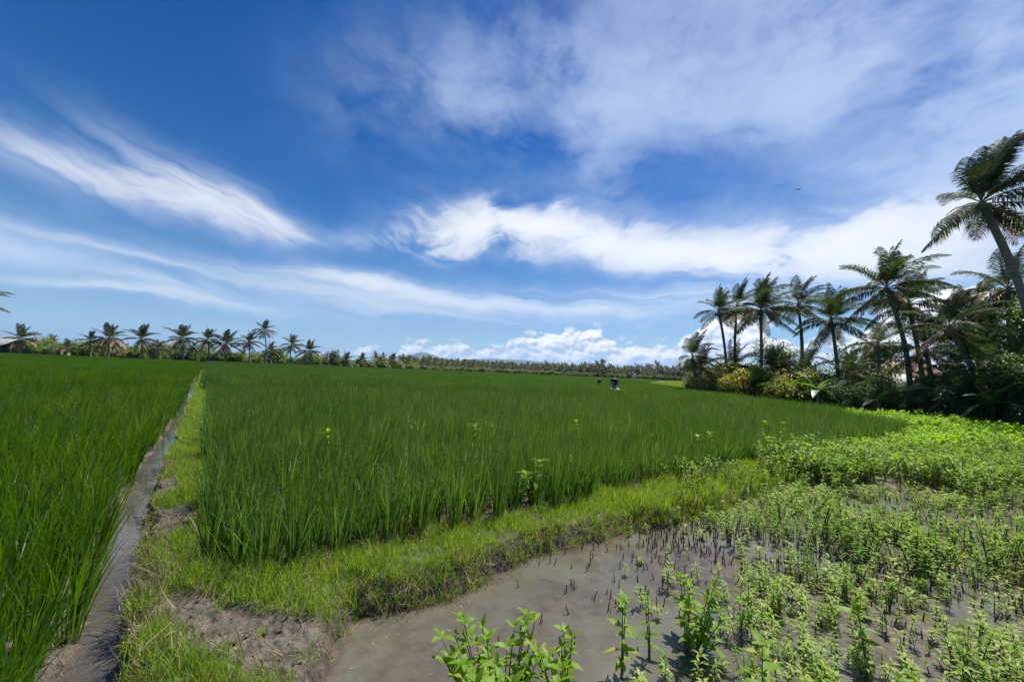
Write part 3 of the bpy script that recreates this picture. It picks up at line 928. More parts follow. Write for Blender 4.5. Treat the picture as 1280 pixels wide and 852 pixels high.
P = grid(.0, 12, 1.9, 6.2, .078, .5); P = P[inview(P) & flooded(P)]
P = P[rng.random(len(P)) < weed_density(P) * 1.4]
o_ = np.argsort(np.hypot(P[:, 0], P[:, 1])); P = P[o_]
zg = np.maximum(ground_h(P), -.185)
GW = 'small weeds standing in the flooded field'
for q in range(min(150, len(P))):
    obj('weed', sprigs[rng.integers(0, 15)], loc=(P[q, 0], P[q, 1], zg[q]), rot=(0, 0, rng.uniform(0, 6.28)), scale=float(rng.uniform(.75, 1.25)),
        label='small pale green weed sprig with a dark stalk in shallow muddy water', cat='weed', group=GW)
Pr, zr = P[150:], zg[150:]
print('sprigs', len(P))
scatter('small_weeds', np.column_stack([Pr, zr]), np.column_stack([np.zeros(len(Pr)), np.zeros(len(Pr)), rng.uniform(0, 6.28, len(Pr))]), rng.uniform(.75, 1.35, len(Pr)),
        rng.integers(0, 15, len(Pr)), sprigs, label='scattered small weeds farther back in the flooded field', cat='weeds')
# knee-high leafy weeds in between
P = grid(.9, 9, 2.2, 6.5, .21, .5); P = P[inview(P) & flooded(P)]
P = P[rng.random(len(P)) < weed_density(P) * sstep(.7, 2.4, P[:, 0]) * .62]
P = P[np.argsort(np.hypot(P[:, 0], P[:, 1]))]
zg = np.maximum(ground_h(P), -.185)
print('tall weeds', len(P))
for q in range(min(130, len(P))):
    b_ = rng.random() < .55
    obj('weed', (bushy if b_ else talls)[rng.integers(0, 5)], loc=(P[q, 0], P[q, 1], zg[q]), rot=(0, 0, rng.uniform(0, 6.28)), scale=float(rng.uniform(.42, .78)),
        label='bushy bright green weed with several stems in the flooded field' if b_ else 'single stemmed bright green leafy weed in the flooded field',
        cat='weed', group='bushy weeds in the flooded field' if b_ else 'tall leafy weeds in the flooded field')
Pr, zr = P[130:], zg[130:]
scatter('leafy_weeds', np.column_stack([Pr, zr]), np.column_stack([np.zeros(len(Pr)), np.zeros(len(Pr)), rng.uniform(0, 6.28, len(Pr))]), rng.uniform(.42, .78, len(Pr)), rng.integers(0, 10, len(Pr)),
        talls[:5] + bushy, label='leafy weeds farther back in the flooded field', cat='weeds')
# stalks of the old crop
P = grid(.0, 9, 2.0, 6.0, .062, .5); P = P[inview(P) & flooded(P)]
sd_ = .16 + .75 * (1 - sstep(.7, 1.2, np.hypot((P[:, 0] - 2.9) / 1.5, (P[:, 1] - 4.0) / .7)))
sd_ = sd_ * 1.35 * sstep(.1, 1.2, P[:, 0]) + .03
P = P[rng.random(len(P)) < sd_ * sstep(.3, .6, fbm(P[:, 0] * 2, P[:, 1] * 2)) * 1.1]
P = P[np.argsort(np.hypot(P[:, 0], P[:, 1]))]
zg = np.maximum(ground_h(P), -.185)
print('stubs', len(P))
for q in range(min(200, len(P))):
    obj('stubble_stalk', stubs[q % 8], loc=(P[q, 0], P[q, 1], zg[q]), rot=(0, 0, rng.uniform(0, 6.28)), label='short dark cut stalk sticking out of the muddy water', cat='stubble',
        group='cut stalks in the flooded field')
Pr, zr = P[200:], zg[200:]
scatter('stubble', np.column_stack([Pr, zr]), np.column_stack([np.zeros(len(Pr)), np.zeros(len(Pr)), rng.uniform(0, 6.28, len(Pr))]), rng.uniform(.8, 1.3, len(Pr)), rng.integers(0, 8, len(Pr)),
        stubs, label='dark cut stalks standing farther back in the flooded field', cat='stubble')

# herb carpet further right and back
P = grid(.5, 34, 3.6, 19.5, .15, .5); P = P[inview(P)]
w_ = sdist(P, WL); rf_ = sdist(P, RF)
x, y = P[:, 0], P[:, 1]
n1 = fbm(x * .8 + 9, y * .8 + 1, 3)
back = sstep(5.6, 6.6, y + (n1 - .5) * 2.2 - .12 * (x - 4))
bundweed = (w_ > -.25) * (rf_ < -.05) * sstep(1.2, 3.5, x) * .5
kd = np.where(w_ < -.02, back * (.35 + .75 * sstep(.36, .56, fbm(x * 1.4 + 3, y * 1.4))), bundweed) * (rf_ < -.02)
kd = kd * (1 - .93 * (1 - sstep(.6, 1.1, np.hypot((x - 5.4) / 1.3, (y - 5.25) / .55)))) * (1 - .8 * (1 - sstep(.6, 1.1, np.hypot((x - 7.4) / 1.2, (y - 5.6) / .8))))
kd = np.maximum(kd, sstep(.44, .56, n1) * (w_ < -.02) * sstep(2.0, 3.4, x) * (y > 2.5) * .45)
thin = np.clip(8 / np.hypot(x, y), .25, 1)
P = P[rng.random(len(P)) < kd * thin * .8]
d = np.hypot(P[:, 0], P[:, 1])
br = P[:, 1] + (fbm(P[:, 0] * .7, P[:, 1] * .7) - .5) * 5 > 10.6
idx = np.where(br & (d > 12), rng.integers(11, 16, len(P)), np.where(d > 8, rng.integers(6, 11, len(P)), rng.integers(0, 6, len(P))))
print('herb', len(P))
scatter('herbs', np.column_stack([P, np.maximum(ground_h(P), -.185)]), np.column_stack([np.zeros(len(P)), np.zeros(len(P)), rng.uniform(0, 6.28, len(P))]),
        rng.uniform(.6, 1.25, len(P)) * (.45 + 1.1 * fbm(P[:, 0] * 1.0, P[:, 1] * 1.0)), idx, herbs + herbm + herbf, label='thick bright green weeds covering the far part of the flooded field', cat='weeds')

# a few weeds poking out of the rice
for q, (x, y, s) in enumerate([(.30, 4.55, 1.45), (.18, 4.42, 1.3), (3.6, 7.1, 1.55), (3.95, 7.4, 1.5), (-2.6, 5.6, 1.6), (1.5, 8.2, 1.6), (6.4, 9.4, 1.6), (7.1, 9.9, 1.6), (-.6, 7.2, 1.55)]):
    obj('weed', talls[q % 6], loc=(x, y, -.05), rot=(0, 0, q * 1.3), scale=s, label='yellow green leafy weed poking up through the rice of the right field', cat='weed', group='weeds among the rice')


# foreground plants with their own leaves
leafm = []
for q, (L, w, dr, fo) in enumerate([(.075, .028, .2, .12), (.06, .024, .35, .15), (.085, .03, .3, .1), (.05, .022, .1, .2), (.09, .036, .45, .08)]):
    V, Q, T = big_leaf(L, w, dr, fo, .001, 6)
    leafm.append(mesh('leaf', V, Q, T, [M['weed']]))


def fg_plant(loc, label, nst, H_, spread, nodes, lscale, seed, whorl=2, name='weed'):
    r = np.random.default_rng(seed)
    root = obj(name, None, loc=loc, label=label, cat='weed')
    for st in range(nst):
        h = H_ * r.uniform(.62, 1.0) if st else H_
        a = r.uniform(0, 6.28); rr_ = spread * math.sqrt(r.random()) if nst > 1 else 0
        top = np.array([math.cos(a) * rr_ * 1.25, math.sin(a) * rr_ * 1.25, h]); b = np.array([math.cos(a) * rr_ * .5, math.sin(a) * rr_ * .5, 0])
        g = Geo(); cur = [b + (0, 0, -.08)] + [b + (top - b) * np.array([t ** 1.4, t ** 1.4, t]) for t in (0, .25, .5, .75, 1)]
        tube(g, cur, [.0055, .0055, .005, .004, .003, .002], 6, 0)
        obj('stem', g.build('stem', [M['stem']], True), root)
        a0 = r.uniform(0, 6.28)
        for k in range(nodes):
            t = .22 + .78 * k / (nodes - 1)
            q = [np.interp(t, (0, .25, .5, .75, 1), [c_[i_] for c_ in cur[1:]]) for i_ in range(3)]
            a0 += 1.57 + r.normal(0, .2)
            top_ = k >= nodes - 2
            for j_ in range(whorl if not top_ else 4):
                aa_ = a0 + j_ * 6.283 / (whorl if not top_ else 4) + r.normal(0, .2)
                e = r.normal(.8 if top_ else .1, .22)
                obj('leaf', leafm[r.integers(0, 5)], root, loc=q, rot=(r.normal(0, .25), -e, aa_), scale=float(lscale * r.uniform(.75, 1.2) * (.7 if top_ else 1)))
    return root


fg_plant((.03, 1.93, -.20), 'dense bright green leafy weed clump at the bottom edge, the broadest of the near plants', 25, .46, .25, 5, 1.25, 1)
fg_plant((.36, 2.06, -.20), 'lower leafy weed with drooping leaves just right of the broad bright clump', 8, .36, .12, 5, 1.15, 2)
fg_plant((.72, 2.32, -.19), 'slender two stemmed weed with opposite leaves rising from clear muddy water', 2, .42, .04, 6, 1.25, 3)
fg_plant((1.24, 2.58, -.19), 'tall bushy weed with many dark stems and broad leaves, alone in the pool', 10, .46, .17, 7, 1.15, 4)
fg_plant((1.36, 2.05, -.20), 'stout single stemmed weed with large bright leaves at the bottom edge', 1, .40, 0, 6, 1.6, 5, 3)
fg_plant((.95, 2.46, -.19), 'thin spindly weed with sparse leaves beside the tall bushy weed', 2, .38, .05, 5, .8, 6)
fg_plant((1.80, 2.86, -.19), 'upright weed with a rosette of narrow leaves right of the tall bushy weed', 1, .30, 0, 5, 1.2, 7)
fg_plant((2.30, 2.45, -.19), 'tall leafy weed with drooping lower leaves among pale sprigs near the bottom right', 2, .42, .06, 6, 1.3, 8)
fg_plant((2.05, 2.02, -.19), 'leafy weed with one broad pale leaf cut by the bottom edge on the right', 2, .30, .05, 5, 1.15, 9)

# clods on the trodden mud and along the foot of the bund
def clod(seed):
    r = np.random.default_rng(seed); g = Geo()
    u = np.linspace(0, math.pi, 5); sx = r.uniform(.7, 1.5)
    g2 = Geo(); tube(g2, np.column_stack([np.zeros(5), np.zeros(5), -np.cos(u) * .6]), np.maximum(np.sin(u), .05), 7, 0, False)
    V = g2.V[0] * (1 + r.normal(0, .16, (len(g2.V[0]), 1))) * np.array([sx, 1, .9])
    return mesh('mud_clod', V, g2.Q[0], None, [M['mud']], True)


P = grid(-5, 4, 1.6, 7, .034, .5); P = P[inview(P)]
w_ = sdist(P, WL); s_, n_ = sn(P[:, 0], P[:, 1])
kc = mudmask(P) * (w_ > -.02) * .42 + ((w_ > -.10) & (w_ < .06) & (P[:, 1] > 2.5) & (n_ > 0)) * .16 + (np.abs(n_ - canL(s_) + .03) < .06) * .14 + (np.abs(n_ - canR(s_) - .03) < .04) * .10
kc = kc * (n_ > canL(s_) - .12)
P = P[rng.random(len(P)) < kc * sstep(.35, .6, fbm(P[:, 0] * 5, P[:, 1] * 5))]
scatter('mud_clods', np.column_stack([P, ground_h(P)]), rng.uniform(0, 6.28, (len(P), 3)) * np.array([.1, .1, 1]), .004 + .014 * rng.random(len(P)) ** 2.2, rng.integers(0, 6, len(P)), [clod(840 + q) for q in range(6)],
        label='lumps of grey brown mud trodden up on the path and bund edge', cat='mud')
# bits of straw and leaf afloat
def bit(seed):
    r = np.random.default_rng(seed); L = r.uniform(.012, .05); w = r.uniform(.003, .009)
    V, T = leaves([(0, 0, 0)], [(1, .1, 0)], L, w, .08, .05)
    return mesh('floating_bit', V, None, T, [M['straw'] if seed % 3 else M['weed_pale']])


P = grid(-1, 9, 1.9, 6.5, .10, .5); P = P[inview(P) & flooded(P)]; P = P[(ground_h(P) < -.19) & (rng.random(len(P)) < .16 + .5 * sstep(-.35, -.05, sdist(P, WL)))]
P2_ = grid(-8, -1.5, 1.9, 9, .10, .5); s_, n_ = sn(P2_[:, 0], P2_[:, 1]); P2_ = P2_[(n_ > canL(s_)) & (n_ < canR(s_)) & (rng.random(len(P2_)) < .25)]
Z = np.concatenate([np.full(len(P), -.1775), np.full(len(P2_), -.1475)]); P = np.concatenate([P, P2_])
scatter('floating_debris', np.column_stack([P, Z]), np.column_stack([np.zeros(len(P)), np.zeros(len(P)), rng.uniform(0, 6.28, len(P))]), rng.uniform(.5, 1.2, len(P)), rng.integers(0, 7, len(P)), [bit(860 + q) for q in range(7)],
        label='bits of straw and leaf floating on the muddy water', cat='debris')

# a long-leaved grass tuft at the edge of the mud
g = Geo(); r = np.random.default_rng(77)
V, Q = strips(np.column_stack([r.normal(0, .02, 14), r.normal(0, .02, 14), np.full(14, -.01)]), r.uniform(0, 6.28, 14), np.abs(r.normal(.3, .2, 14)), np.abs(r.normal(.9, .4, 14)), r.uniform(.12, .22, 14), r.uniform(.004, .007, 14), 5)
g.add(V, Q)
tuft = g.build('grass_tuft', [M['grass']])
obj('grass_tuft', tuft, loc=(-1.02, 2.14, -.05), label='thin grass tuft at the mud edge beside the foreground water', cat='grass tuft')


# ------------------------------------------------------------------ palms
def frond_geo(g, azi, e0, L, droop, wind, nleaf, lw, ll, nseg=10, m=0, mr=0, seed=0, base=np.zeros(3), rw=.03, s0=.16, hang=0.0):
    """one feather leaf: bent midrib with leaflets on both sides"""
    r = np.random.default_rng(seed)
    wd = np.array([1.0, .12, .05]) * wind
    d = np.array([math.cos(azi) * math.cos(e0), math.sin(azi) * math.cos(e0), math.sin(e0)])
    pts, dirs = [base.copy()], [d.copy()]
    for k in range(nseg):
        t = (k + 1) / nseg
        d = d + np.array([0, 0, -1.0]) * droop * (.35 + t) / nseg + wd * (.3 + t) / nseg
        d = d / np.linalg.norm(d)
        pts.append(pts[-1] + d * L / nseg); dirs.append(d.copy())
    pts, dirs = np.array(pts), np.array(dirs)
    tube(g, pts, np.linspace(rw, rw * .15, nseg + 1), 4, mr, False)
    s = np.repeat(np.linspace(s0, 1.0, nleaf), 2); side = np.tile([1., -1.], nleaf)
    s = np.clip(s + r.normal(0, .006, len(s)), 0, 1)
    kf = s * nseg; ki = np.minimum(kf.astype(int), nseg - 1); fr = (kf - ki)[:, None]
    P = pts[ki] * (1 - fr) + pts[ki + 1] * fr
    T_ = unit(dirs[ki] * (1 - fr) + dirs[ki + 1] * fr)
    h = np.cross(T_, [0, 0, 1.]); hn = np.linalg.norm(h, axis=1, keepdims=True)
    alt = np.array([-math.sin(azi), math.cos(azi), 0])
    h = np.where(hn > .25, h / (hn + 1e-9), alt)
    upv = np.cross(h, T_)
    prof = np.clip(np.sin(np.pi * np.clip(s * .86 + .12, 0, 1)) ** .7, .12, 1)
    Lf = ll * prof * r.uniform(.85, 1.12, len(s))
    d1 = unit(h * side[:, None] * .85 + T_ * (.45 + .5 * s[:, None]) + upv * (.2 if hang < .5 else -.28) + wd * .35 + r.normal(0, .07, P.shape))
    d2 = unit(d1 + np.array([0, 0, -1.]) * r.uniform(.55 + .5 * hang, 1.1 + .8 * hang, (len(s), 1)) + wd * .75)
    M1 = P + d1 * Lf[:, None] * .5; M2 = M1 + d2 * Lf[:, None] * .5
    wv_ = T_ * (lw / 2)
    V = np.stack([P - wv_ * .6, P + wv_ * .6, M1 - wv_, M1 + wv_, M2], 1).reshape(-1, 3)
    b = (np.arange(len(s)) * 5)[:, None]
    g.add(V, (b + np.array([[0, 1, 3, 2]])), (b + np.array([[2, 3, 4]])), m)


LIBF = {}
def frond(kind, ia, ie):
    """shared frond meshes, bent by the one wind that blows over the whole place"""
    k = (kind, ia, ie)
    if k in LIBF: return LIBF[k]
    g = Geo(); a = ia * math.pi / 8; e = (1.35, .85, .40, -.05, -.55)[ie]
    sd0 = hash((ia, ie)) % 1000
    if kind == 'near': frond_geo(g, a, e, 1.0, (.45, 1.2, 1.4, 1.15, .5)[ie], (.55, .60, .50, .42, .30)[ie], 58, .0150, .27, 10, 0, 1, sd0, rw=.010, hang=float(ie > 1))
    elif kind == 'mid': frond_geo(g, a, e, 1.0, (.6, 1.1, 1.3, 1.2, .6)[ie], .35, 34, .030, .27, 8, 0, 1, sd0, rw=.010, hang=float(ie > 1))
    elif kind == 'yellow': frond_geo(g, a, e, 1.0, 1.3, .35, 30, .017, .24, 9, 0, 0, sd0, rw=.010)
    else: frond_geo(g, a, e, 1.0, 1.2, .25, 30, .034, .26, 8, 0, 0, sd0, rw=.010)
    mt = {'near': [M['palm'], M['palm_yellow']], 'mid': [M['palm_far'], M['palm_yellow']], 'yellow': [M['palm_yellow']], 'dead': [M['palm_dead']]}[kind]
    LIBF[k] = g.build('frond', mt)
    return LIBF[k]


def palm(crown, base, label, group=None, L=3.5, kind='near', n=24, yellow=1, dead=0, r0=.17, seed=0, nuts=True, zb=-.1, low=True, sweep=.2, special=False):
    r = np.random.default_rng(seed)
    cx, cy, cz = crown; bx, by = base
    root = obj('palm_tree', None, loc=(bx, by, zb), label=label, cat='palm tree', group=group)
    g = Geo(); K = 12
    t = np.linspace(0, 1, K)
    lx, ly, lz = cx - bx, cy - by, cz - zb
    bend = r.normal(0, .02, 2) * lz
    pts = np.column_stack([lx * t ** 1.25 + bend[0] * np.sin(t * 3.14), ly * t + bend[1] * np.sin(t * 3.14), lz * t])
    rad_ = r0 * (.62 + .38 * (1 - t)) + r0 * .75 * np.exp(-t * lz / .5)
    rad_ = rad_ * (1 + .05 * r.normal(0, 1, K)); rad_[-1] *= 1.15
    tube(g, pts, rad_, 10 if kind == 'near' else 7, 0)
    obj('trunk', g.build('trunk', [M['palm_bark']], True), root)
    top = pts[-1] + np.array([0, 0, .05])
    ga = r.uniform(0, 6.28)
    seq = []
    for q in range(n):
        ga += 2.39996
        f_ = q / (n - 1)
        ie = 0 if f_ < .24 else 1 if f_ < .50 else 2 if f_ < .74 else 3 if f_ < .9 else 4
        if not low and ie == 4: ie = 3
        gb = math.atan2(math.sin(ga), math.cos(ga))
        if r.random() < (.95 if ie < 2 else .5): gb = gb * (1 - sweep)          # young fronds are blown over to leeward
        if sweep > .6 and abs(gb) > 1.7 and ie < 3 and r.random() < .7: gb *= .5
        seq.append((kind, gb, ie, 1.0 if ie else .9))
    if special:                                  # the big crown: most fronds blown over to leeward, three held out to windward
        seq = [(kind, R(a_), e_, l_) for a_, e_, l_ in ((-62, 0, .9), (-45, 0, 1), (-30, 0, 1.05), (-15, 0, 1), (0, 0, 1.1), (12, 0, .95), (28, 0, 1.05), (44, 0, 1), (60, 0, .9), (-70, 1, .9), (-50, 1, 1),
               (-32, 1, 1), (-12, 1, 1), (6, 1, 1.05), (24, 1, 1), (42, 1, 1), (64, 1, .9), (95, 1, .8), (-100, 1, .75), (-88, 0, .8), (88, 0, .8), (130, 0, .62), (-140, 0, .6), (30, 2, .9), (-30, 2, .9), (70, 2, .8),
               (-75, 2, .8), (0, 3, .9), (50, 3, .8), (-50, 3, .8), (182, 3, .92), (192, 4, .95), (168, 4, .85), (-20, 4, .9), (25, 4, .7))]
    for q in range(yellow): seq.append(('yellow', r.uniform(0, 6.28), 3 if q % 2 else 4, .85))
    for q in range(dead): seq.append(('dead', q * 2.39 + .4, 4 if q % 2 else 3, 1.05 if kind == 'mid' else .9))
    for kd_, ga, ie, ls in seq:
        ia = int(round((ga % 6.28318) / (math.pi / 8))) % 16
        kk = L * ls * r.uniform(.86, 1.1)
        obj('frond', frond(kd_, ia, ie), root, loc=top - np.array([0, 0, .04 * ie]), rot=(r.normal(0, .06), r.normal(0, .06), r.normal(0, .12)), scale=float(kk))
    if nuts:
        for q in range(r.integers(4, 8)):
            a = r.uniform(0, 6.28); g = Geo(); s_ = r.uniform(.10, .13)
            u = np.linspace(0, math.pi, 6)
            tube(g, np.column_stack([np.zeros(6), np.zeros(6), -np.cos(u) * s_ * 1.15]), np.maximum(np.sin(u) * s_, .004), 7, 0, False)
            obj('coconut', g.build('coconut', [M['coconut']], True), root, loc=top + np.array([math.cos(a) * .27, math.sin(a) * .27, -.28 - r.uniform(0, .15)]))
    return root


GP = 'tall palms over the thicket on the right'
RP = [((19.9, 36, 8.2), (20.7, 36), 'slim coconut palm at the left end of the right palm group, leaning left', 3.0, 22, 2),
      ((22.9, 38, 9.3), (22.9, 38), 'coconut palm close behind the slim leaning left-end palm, its crown blown right', 3.1, 22, 1),
      ((22.0, 33, 7.9), (22.0, 33), 'full crowned palm over the yellow bushes with hanging lower fronds', 3.7, 28, 3),
      ((26.1, 34, 8.8), (26.1, 34), 'straight thin palm with a sparse ragged crown and one long hanging frond', 3.3, 19, 2),
      ((25.7, 30, 6.7), (26.3, 30), 'dark palm with a dense pointed crown right of the straight thin palm', 3.5, 28, 2),
      ((24.2, 24, 8.0), (25.4, 24), 'broad crowned palm with a curved trunk in front of the house', 3.4, 28, 1),
      ((27.1, 25.4, 7.3), (28.0, 25.4), 'palm with a curved thin trunk just right of the house, crown against the sky', 3.3, 22, 1),
      ((22.3, 19, 4.8), (25.6, 19.6), 'short palm with a strongly slanting trunk and wind swept dark crown', 2.5, 20, 1),
      ((21.75, 17, 10.4), (24.2, 17.2), 'tallest palm at the right edge, wind swept crown high above the thicket', 3.6, 30, 2),
      ((28.8, 21.5, 7.6), (29.2, 21.5), 'palm half hidden behind the trunk of the tallest palm', 3.4, 20, 2),
      ((28.4, 22.5, 5.1), (28.8, 22.5), 'low palm with drooping brownish fronds at the right edge of the thicket', 3.3, 18, 2),
      ((29.4, 30, 5.0), (29.5, 30), 'small palm with a yellowish crown standing left of the house', 2.6, 16, 2),
      ((29.5, 24, 6.2), (30.1, 24), 'palm with a ragged crown between the slanting palm and the tallest trunk', 3.2, 20, 1),
      ((24.4, 22, 3.9), (24.9, 22), 'low palm with spreading fronds just right of the banana plants', 2.8, 16, 1),
      ((17.4, 36, 3.6), (17.9, 36), 'low spreading palm at the far left end of the thicket', 3.2, 16, 0)]
for q, (c, b, lab, L, nf, ye) in enumerate(RP):
    palm(c, b, lab, GP, L * (.92 if q != 8 else 1.0), 'near', nf + 1, ye, 1 + q % 2, .16 if q != 8 else .19, 500 + q, low=True, sweep=(.15, .4, .12, .3, .12, .12, .25, .6, .3, .2, .2, .2, .3, .2, .2)[q], special=q == 8)

GL = 'palms along the far left edge of the fields'
LP = [((-124.3, 95, 5.1), 'leftmost palm of the far line, bushy, just right of the grey roofed hut', 4.6, 18, 0, 1),
      ((-134.6, 110, 4.6), 'small far palm barely above the bushes, second from the left of the line', 3.4, 14, 0, 0),
      ((-108.9, 92, 3.0), 'short young palm with drooping brown fronds in the far line', 3.4, 12, 0, 5),
      ((-106.6, 95, 5.9), 'narrow dark far palm with a thin trunk, left of the palm with a brown skirt', 3.4, 14, 0, 0),
      ((-98.8, 92, 6.4), 'far palm with a wide skirt of dead brown fronds', 4.7, 17, 0, 12),
      ((-91.9, 93, 6.6), 'rounded far palm just right of the palm with the brown skirt', 4.6, 19, 1, 1),
      ((-91.1, 95, 3.9), 'small dark palm beneath the rounded far palm', 2.6, 12, 0, 1),
      ((-89.2, 95, 4.6), 'small yellowish palm beside the rounded far palm', 2.8, 14, 6, 1),
      ((-83.6, 95, 6.9), 'broadest crowned palm of the far left line', 5.2, 22, 1, 2),
      ((-79.5, 98, 7.4), 'open crowned far palm right of the broadest one', 4.2, 15, 0, 2),
      ((-76.1, 100, 6.2), 'spreading far palm with pale lower fronds right of the field path end', 5.0, 18, 3, 2),
      ((-73.7, 105, 7.0), 'far palm immediately left of the tallest palm of the line', 4.4, 16, 1, 2),
      ((-69.6, 105, 11.0), 'tallest and slimmest palm of the far left line', 4.3, 17, 0, 1),
      ((-66.2, 103, 5.4), 'low dark palm at the foot of the tallest far palm', 3.6, 14, 0, 0),
      ((-63.3, 108, 7.2), 'far palm standing clear with sky on both sides, right of the tallest', 4.4, 17, 1, 1),
      ((-60.3, 112, 5.8), 'yellow tinged palm with brown hanging fronds, last of the big ones in the line', 4.8, 18, 5, 4),
      ((-57.0, 130, 3.9), 'smaller palm where the far left line falls away to the right', 4.2, 16, 2, 1),
      ((-55.4, 140, 4.0), 'rounded low palm between the smaller palms at the end of the far line', 4.0, 16, 1, 1),
      ((-52.5, 150, 3.6), 'low yellowish palm near the right end of the far line', 4.2, 16, 4, 1),
      ((-50.3, 160, 4.6), 'pointed palm at the right end of the far left line', 4.0, 15, 0, 1)]
for q, (c, lab, L, nf, ye, de) in enumerate(LP):
    palm((c[0], c[1], c[2] - 1.0 + random.uniform(-.5, .3)), (c[0] + random.uniform(.2, 1.2), c[1]), lab, GL, L * random.uniform(.80, .92), 'mid', nf + random.randint(2, 8), ye + q % 2, de + 1, .20, 540 + q, nuts=False)
palm((-68.0, 45, 6.6), (-68.6, 45), 'palm mostly outside the left edge with only frond tips showing', None, 4.9, 'mid', 18, 0, 0, .2, 570, nuts=False, low=False)


# whole palms in one small mesh for the far grove
def far_palm(seed):
    r = np.random.default_rng(seed); g = Geo()
    h = r.uniform(4.5, 8.0)
    tube(g, [(0, 0, 0), (r.normal(0, .15), r.normal(0, .15), h * .5), (r.normal(0, .3), 0, h)], [.28, .2, .17], 5, 1)
    ga = 0; n_ = r.integers(11, 16)
    for q in range(n_):
        ga += 2.4; f_ = q / n_
        frond_geo(g, ga, 1.25 - 1.7 * f_, r.uniform(3.0, 4.2), .9 + f_, .3, 9, .42, 1.25, 5, 2 if (f_ > .75 and r.random() < .55) else 0, 0, seed * 31 + q, np.array([0, 0, h]), .05)
    return g.build('palm_tree', [M['palm_far'], M['palm_bark'], M['palm_dead']])


fp = [far_palm(600 + q) for q in range(8)]
cnt = 0
gx = np.linspace(-60, 150, 250)
for q, x in enumerate(gx):
    row = q % 3
    y0 = np.interp(x, [-60, -30, 20, 60, 100, 150], [165, 215, 250, 235, 205, 190])
    y = y0 + row * 9 + random.uniform(-3, 3)
    s = random.uniform(.78, 1.12) * np.interp(x, [-60, -20, 60, 150], [.70, .70, .86, 1.15])
    if random.random() < .04: s *= 1.35
    obj('palm_tree', fp[random.randrange(8)], loc=(x + random.uniform(-.6, .6), y, -.2), rot=(0, 0, random.uniform(-.4, .4)), scale=s,
        label='small distant palm in the long grove along the horizon', cat='palm tree', group='palms of the distant grove')
N = 420
xb = rng.uniform(-70, 190, N); yb = np.interp(xb, [-60, -30, 20, 60, 100, 150], [165, 215, 250, 235, 205, 190]) + rng.uniform(26, 90, N)
scatter('distant_grove', np.column_stack([xb, yb, np.full(N, -.2)]), np.column_stack([np.zeros(N), np.zeros(N), rng.uniform(-.4, .4, N)]), rng.uniform(.66, .90, N), rng.integers(0, 8, N), fp,
        label='dense mass of palms behind the front row of the distant grove', cat='palm grove')


# ------------------------------------------------------------------ shrubs
def foliage(seed, rx, rz, n, ll, mats, ratio=.45, lobes=7, top=None):
    """leaves spread through several uneven lobes"""
    r = np.random.default_rng(seed)
    c = np.column_stack([r.normal(0, .45, lobes) * rx, r.normal(0, .45, lobes) * rx, r.uniform(.22, .85, lobes) * rz])
    rad_ = r.uniform(.28, .55, lobes) * min(rx, rz * .7)
    k = r.integers(0, lobes, n)
    d = unit(r.normal(0, 1, (n, 3)))
    rr_ = rad_[k] * r.random(n) ** .38
    P = c[k] + d * rr_[:, None]
    P[:, 2] = np.abs(P[:, 2])
    D = unit(d * .7 + r.normal(0, .6, (n, 3)) + np.array([0.1, 0, .05]))
    L = ll * r.uniform(.65, 1.3, n)
    V, T = leaves(P, D, L, L * ratio, .12, .3)
    mi = None
    if top is not None: mi = np.repeat((P[:, 2] + r.normal(0, .15 * rz, n) > top * rz).astype(int), 4)
    return mesh('foliage', V, None, T, mats, False, mi), c, rad_


def shrub_mesh(seed, rx, rz, n, ll, mats, ratio=.45, lobes=7, top=None):
    f_, c, rad_ = foliage(seed, rx, rz, n, ll, mats, ratio, lobes, top)
    g = Geo()
    for q in c: tube(g, [(0, 0, -.1), (q[0] * .35, q[1] * .35, q[2] * .45), q], [.05, .035, .012], 5, 0)
    return f_, g.build('stem', [M['bark']])


SH = {'dark': [shrub_mesh(700 + q, 1.5, 3.0, 2600, .20, [M['bush']], .5, 10) for q in range(5)],
      'mid': [shrub_mesh(710 + q, 1.4, 2.6, 2200, .18, [M['bush_mid']], .45, 9) for q in range(4)],
      'narrow': [shrub_mesh(720 + q, 1.3, 2.6, 1700, .34, [M['bush']], .18, 9) for q in range(3)],
      'croton': [shrub_mesh(730 + q, 1.2, 1.9, 2000, .17, [M['bush_mid'], M['croton']], .36, 9, .36) for q in range(3)],
      'far': [shrub_mesh(740 + q, 2.2, 3.0, 700, .50, [M['bush_mid']], .5, 9) for q in range(3)],
      'farpale': [shrub_mesh(750 + q, 2.4, 2.6, 600, .65, [M['bush_pale']], .30, 8) for q in range(3)]}


def shrub(kind, x, y, s, label, group=None, q=0, z=-.1, sz=1.0, cat='shrub', name='shrub'):
    f_, st = SH[kind][q % len(SH[kind])]
    root = obj(name, None, loc=(x, y, z), rot=(0, 0, random.uniform(0, 6.28)), scale=(s, s, s * sz), label=label, cat=cat, group=group)
    obj('foliage', f_, root); obj('stem', st, root)
    return root


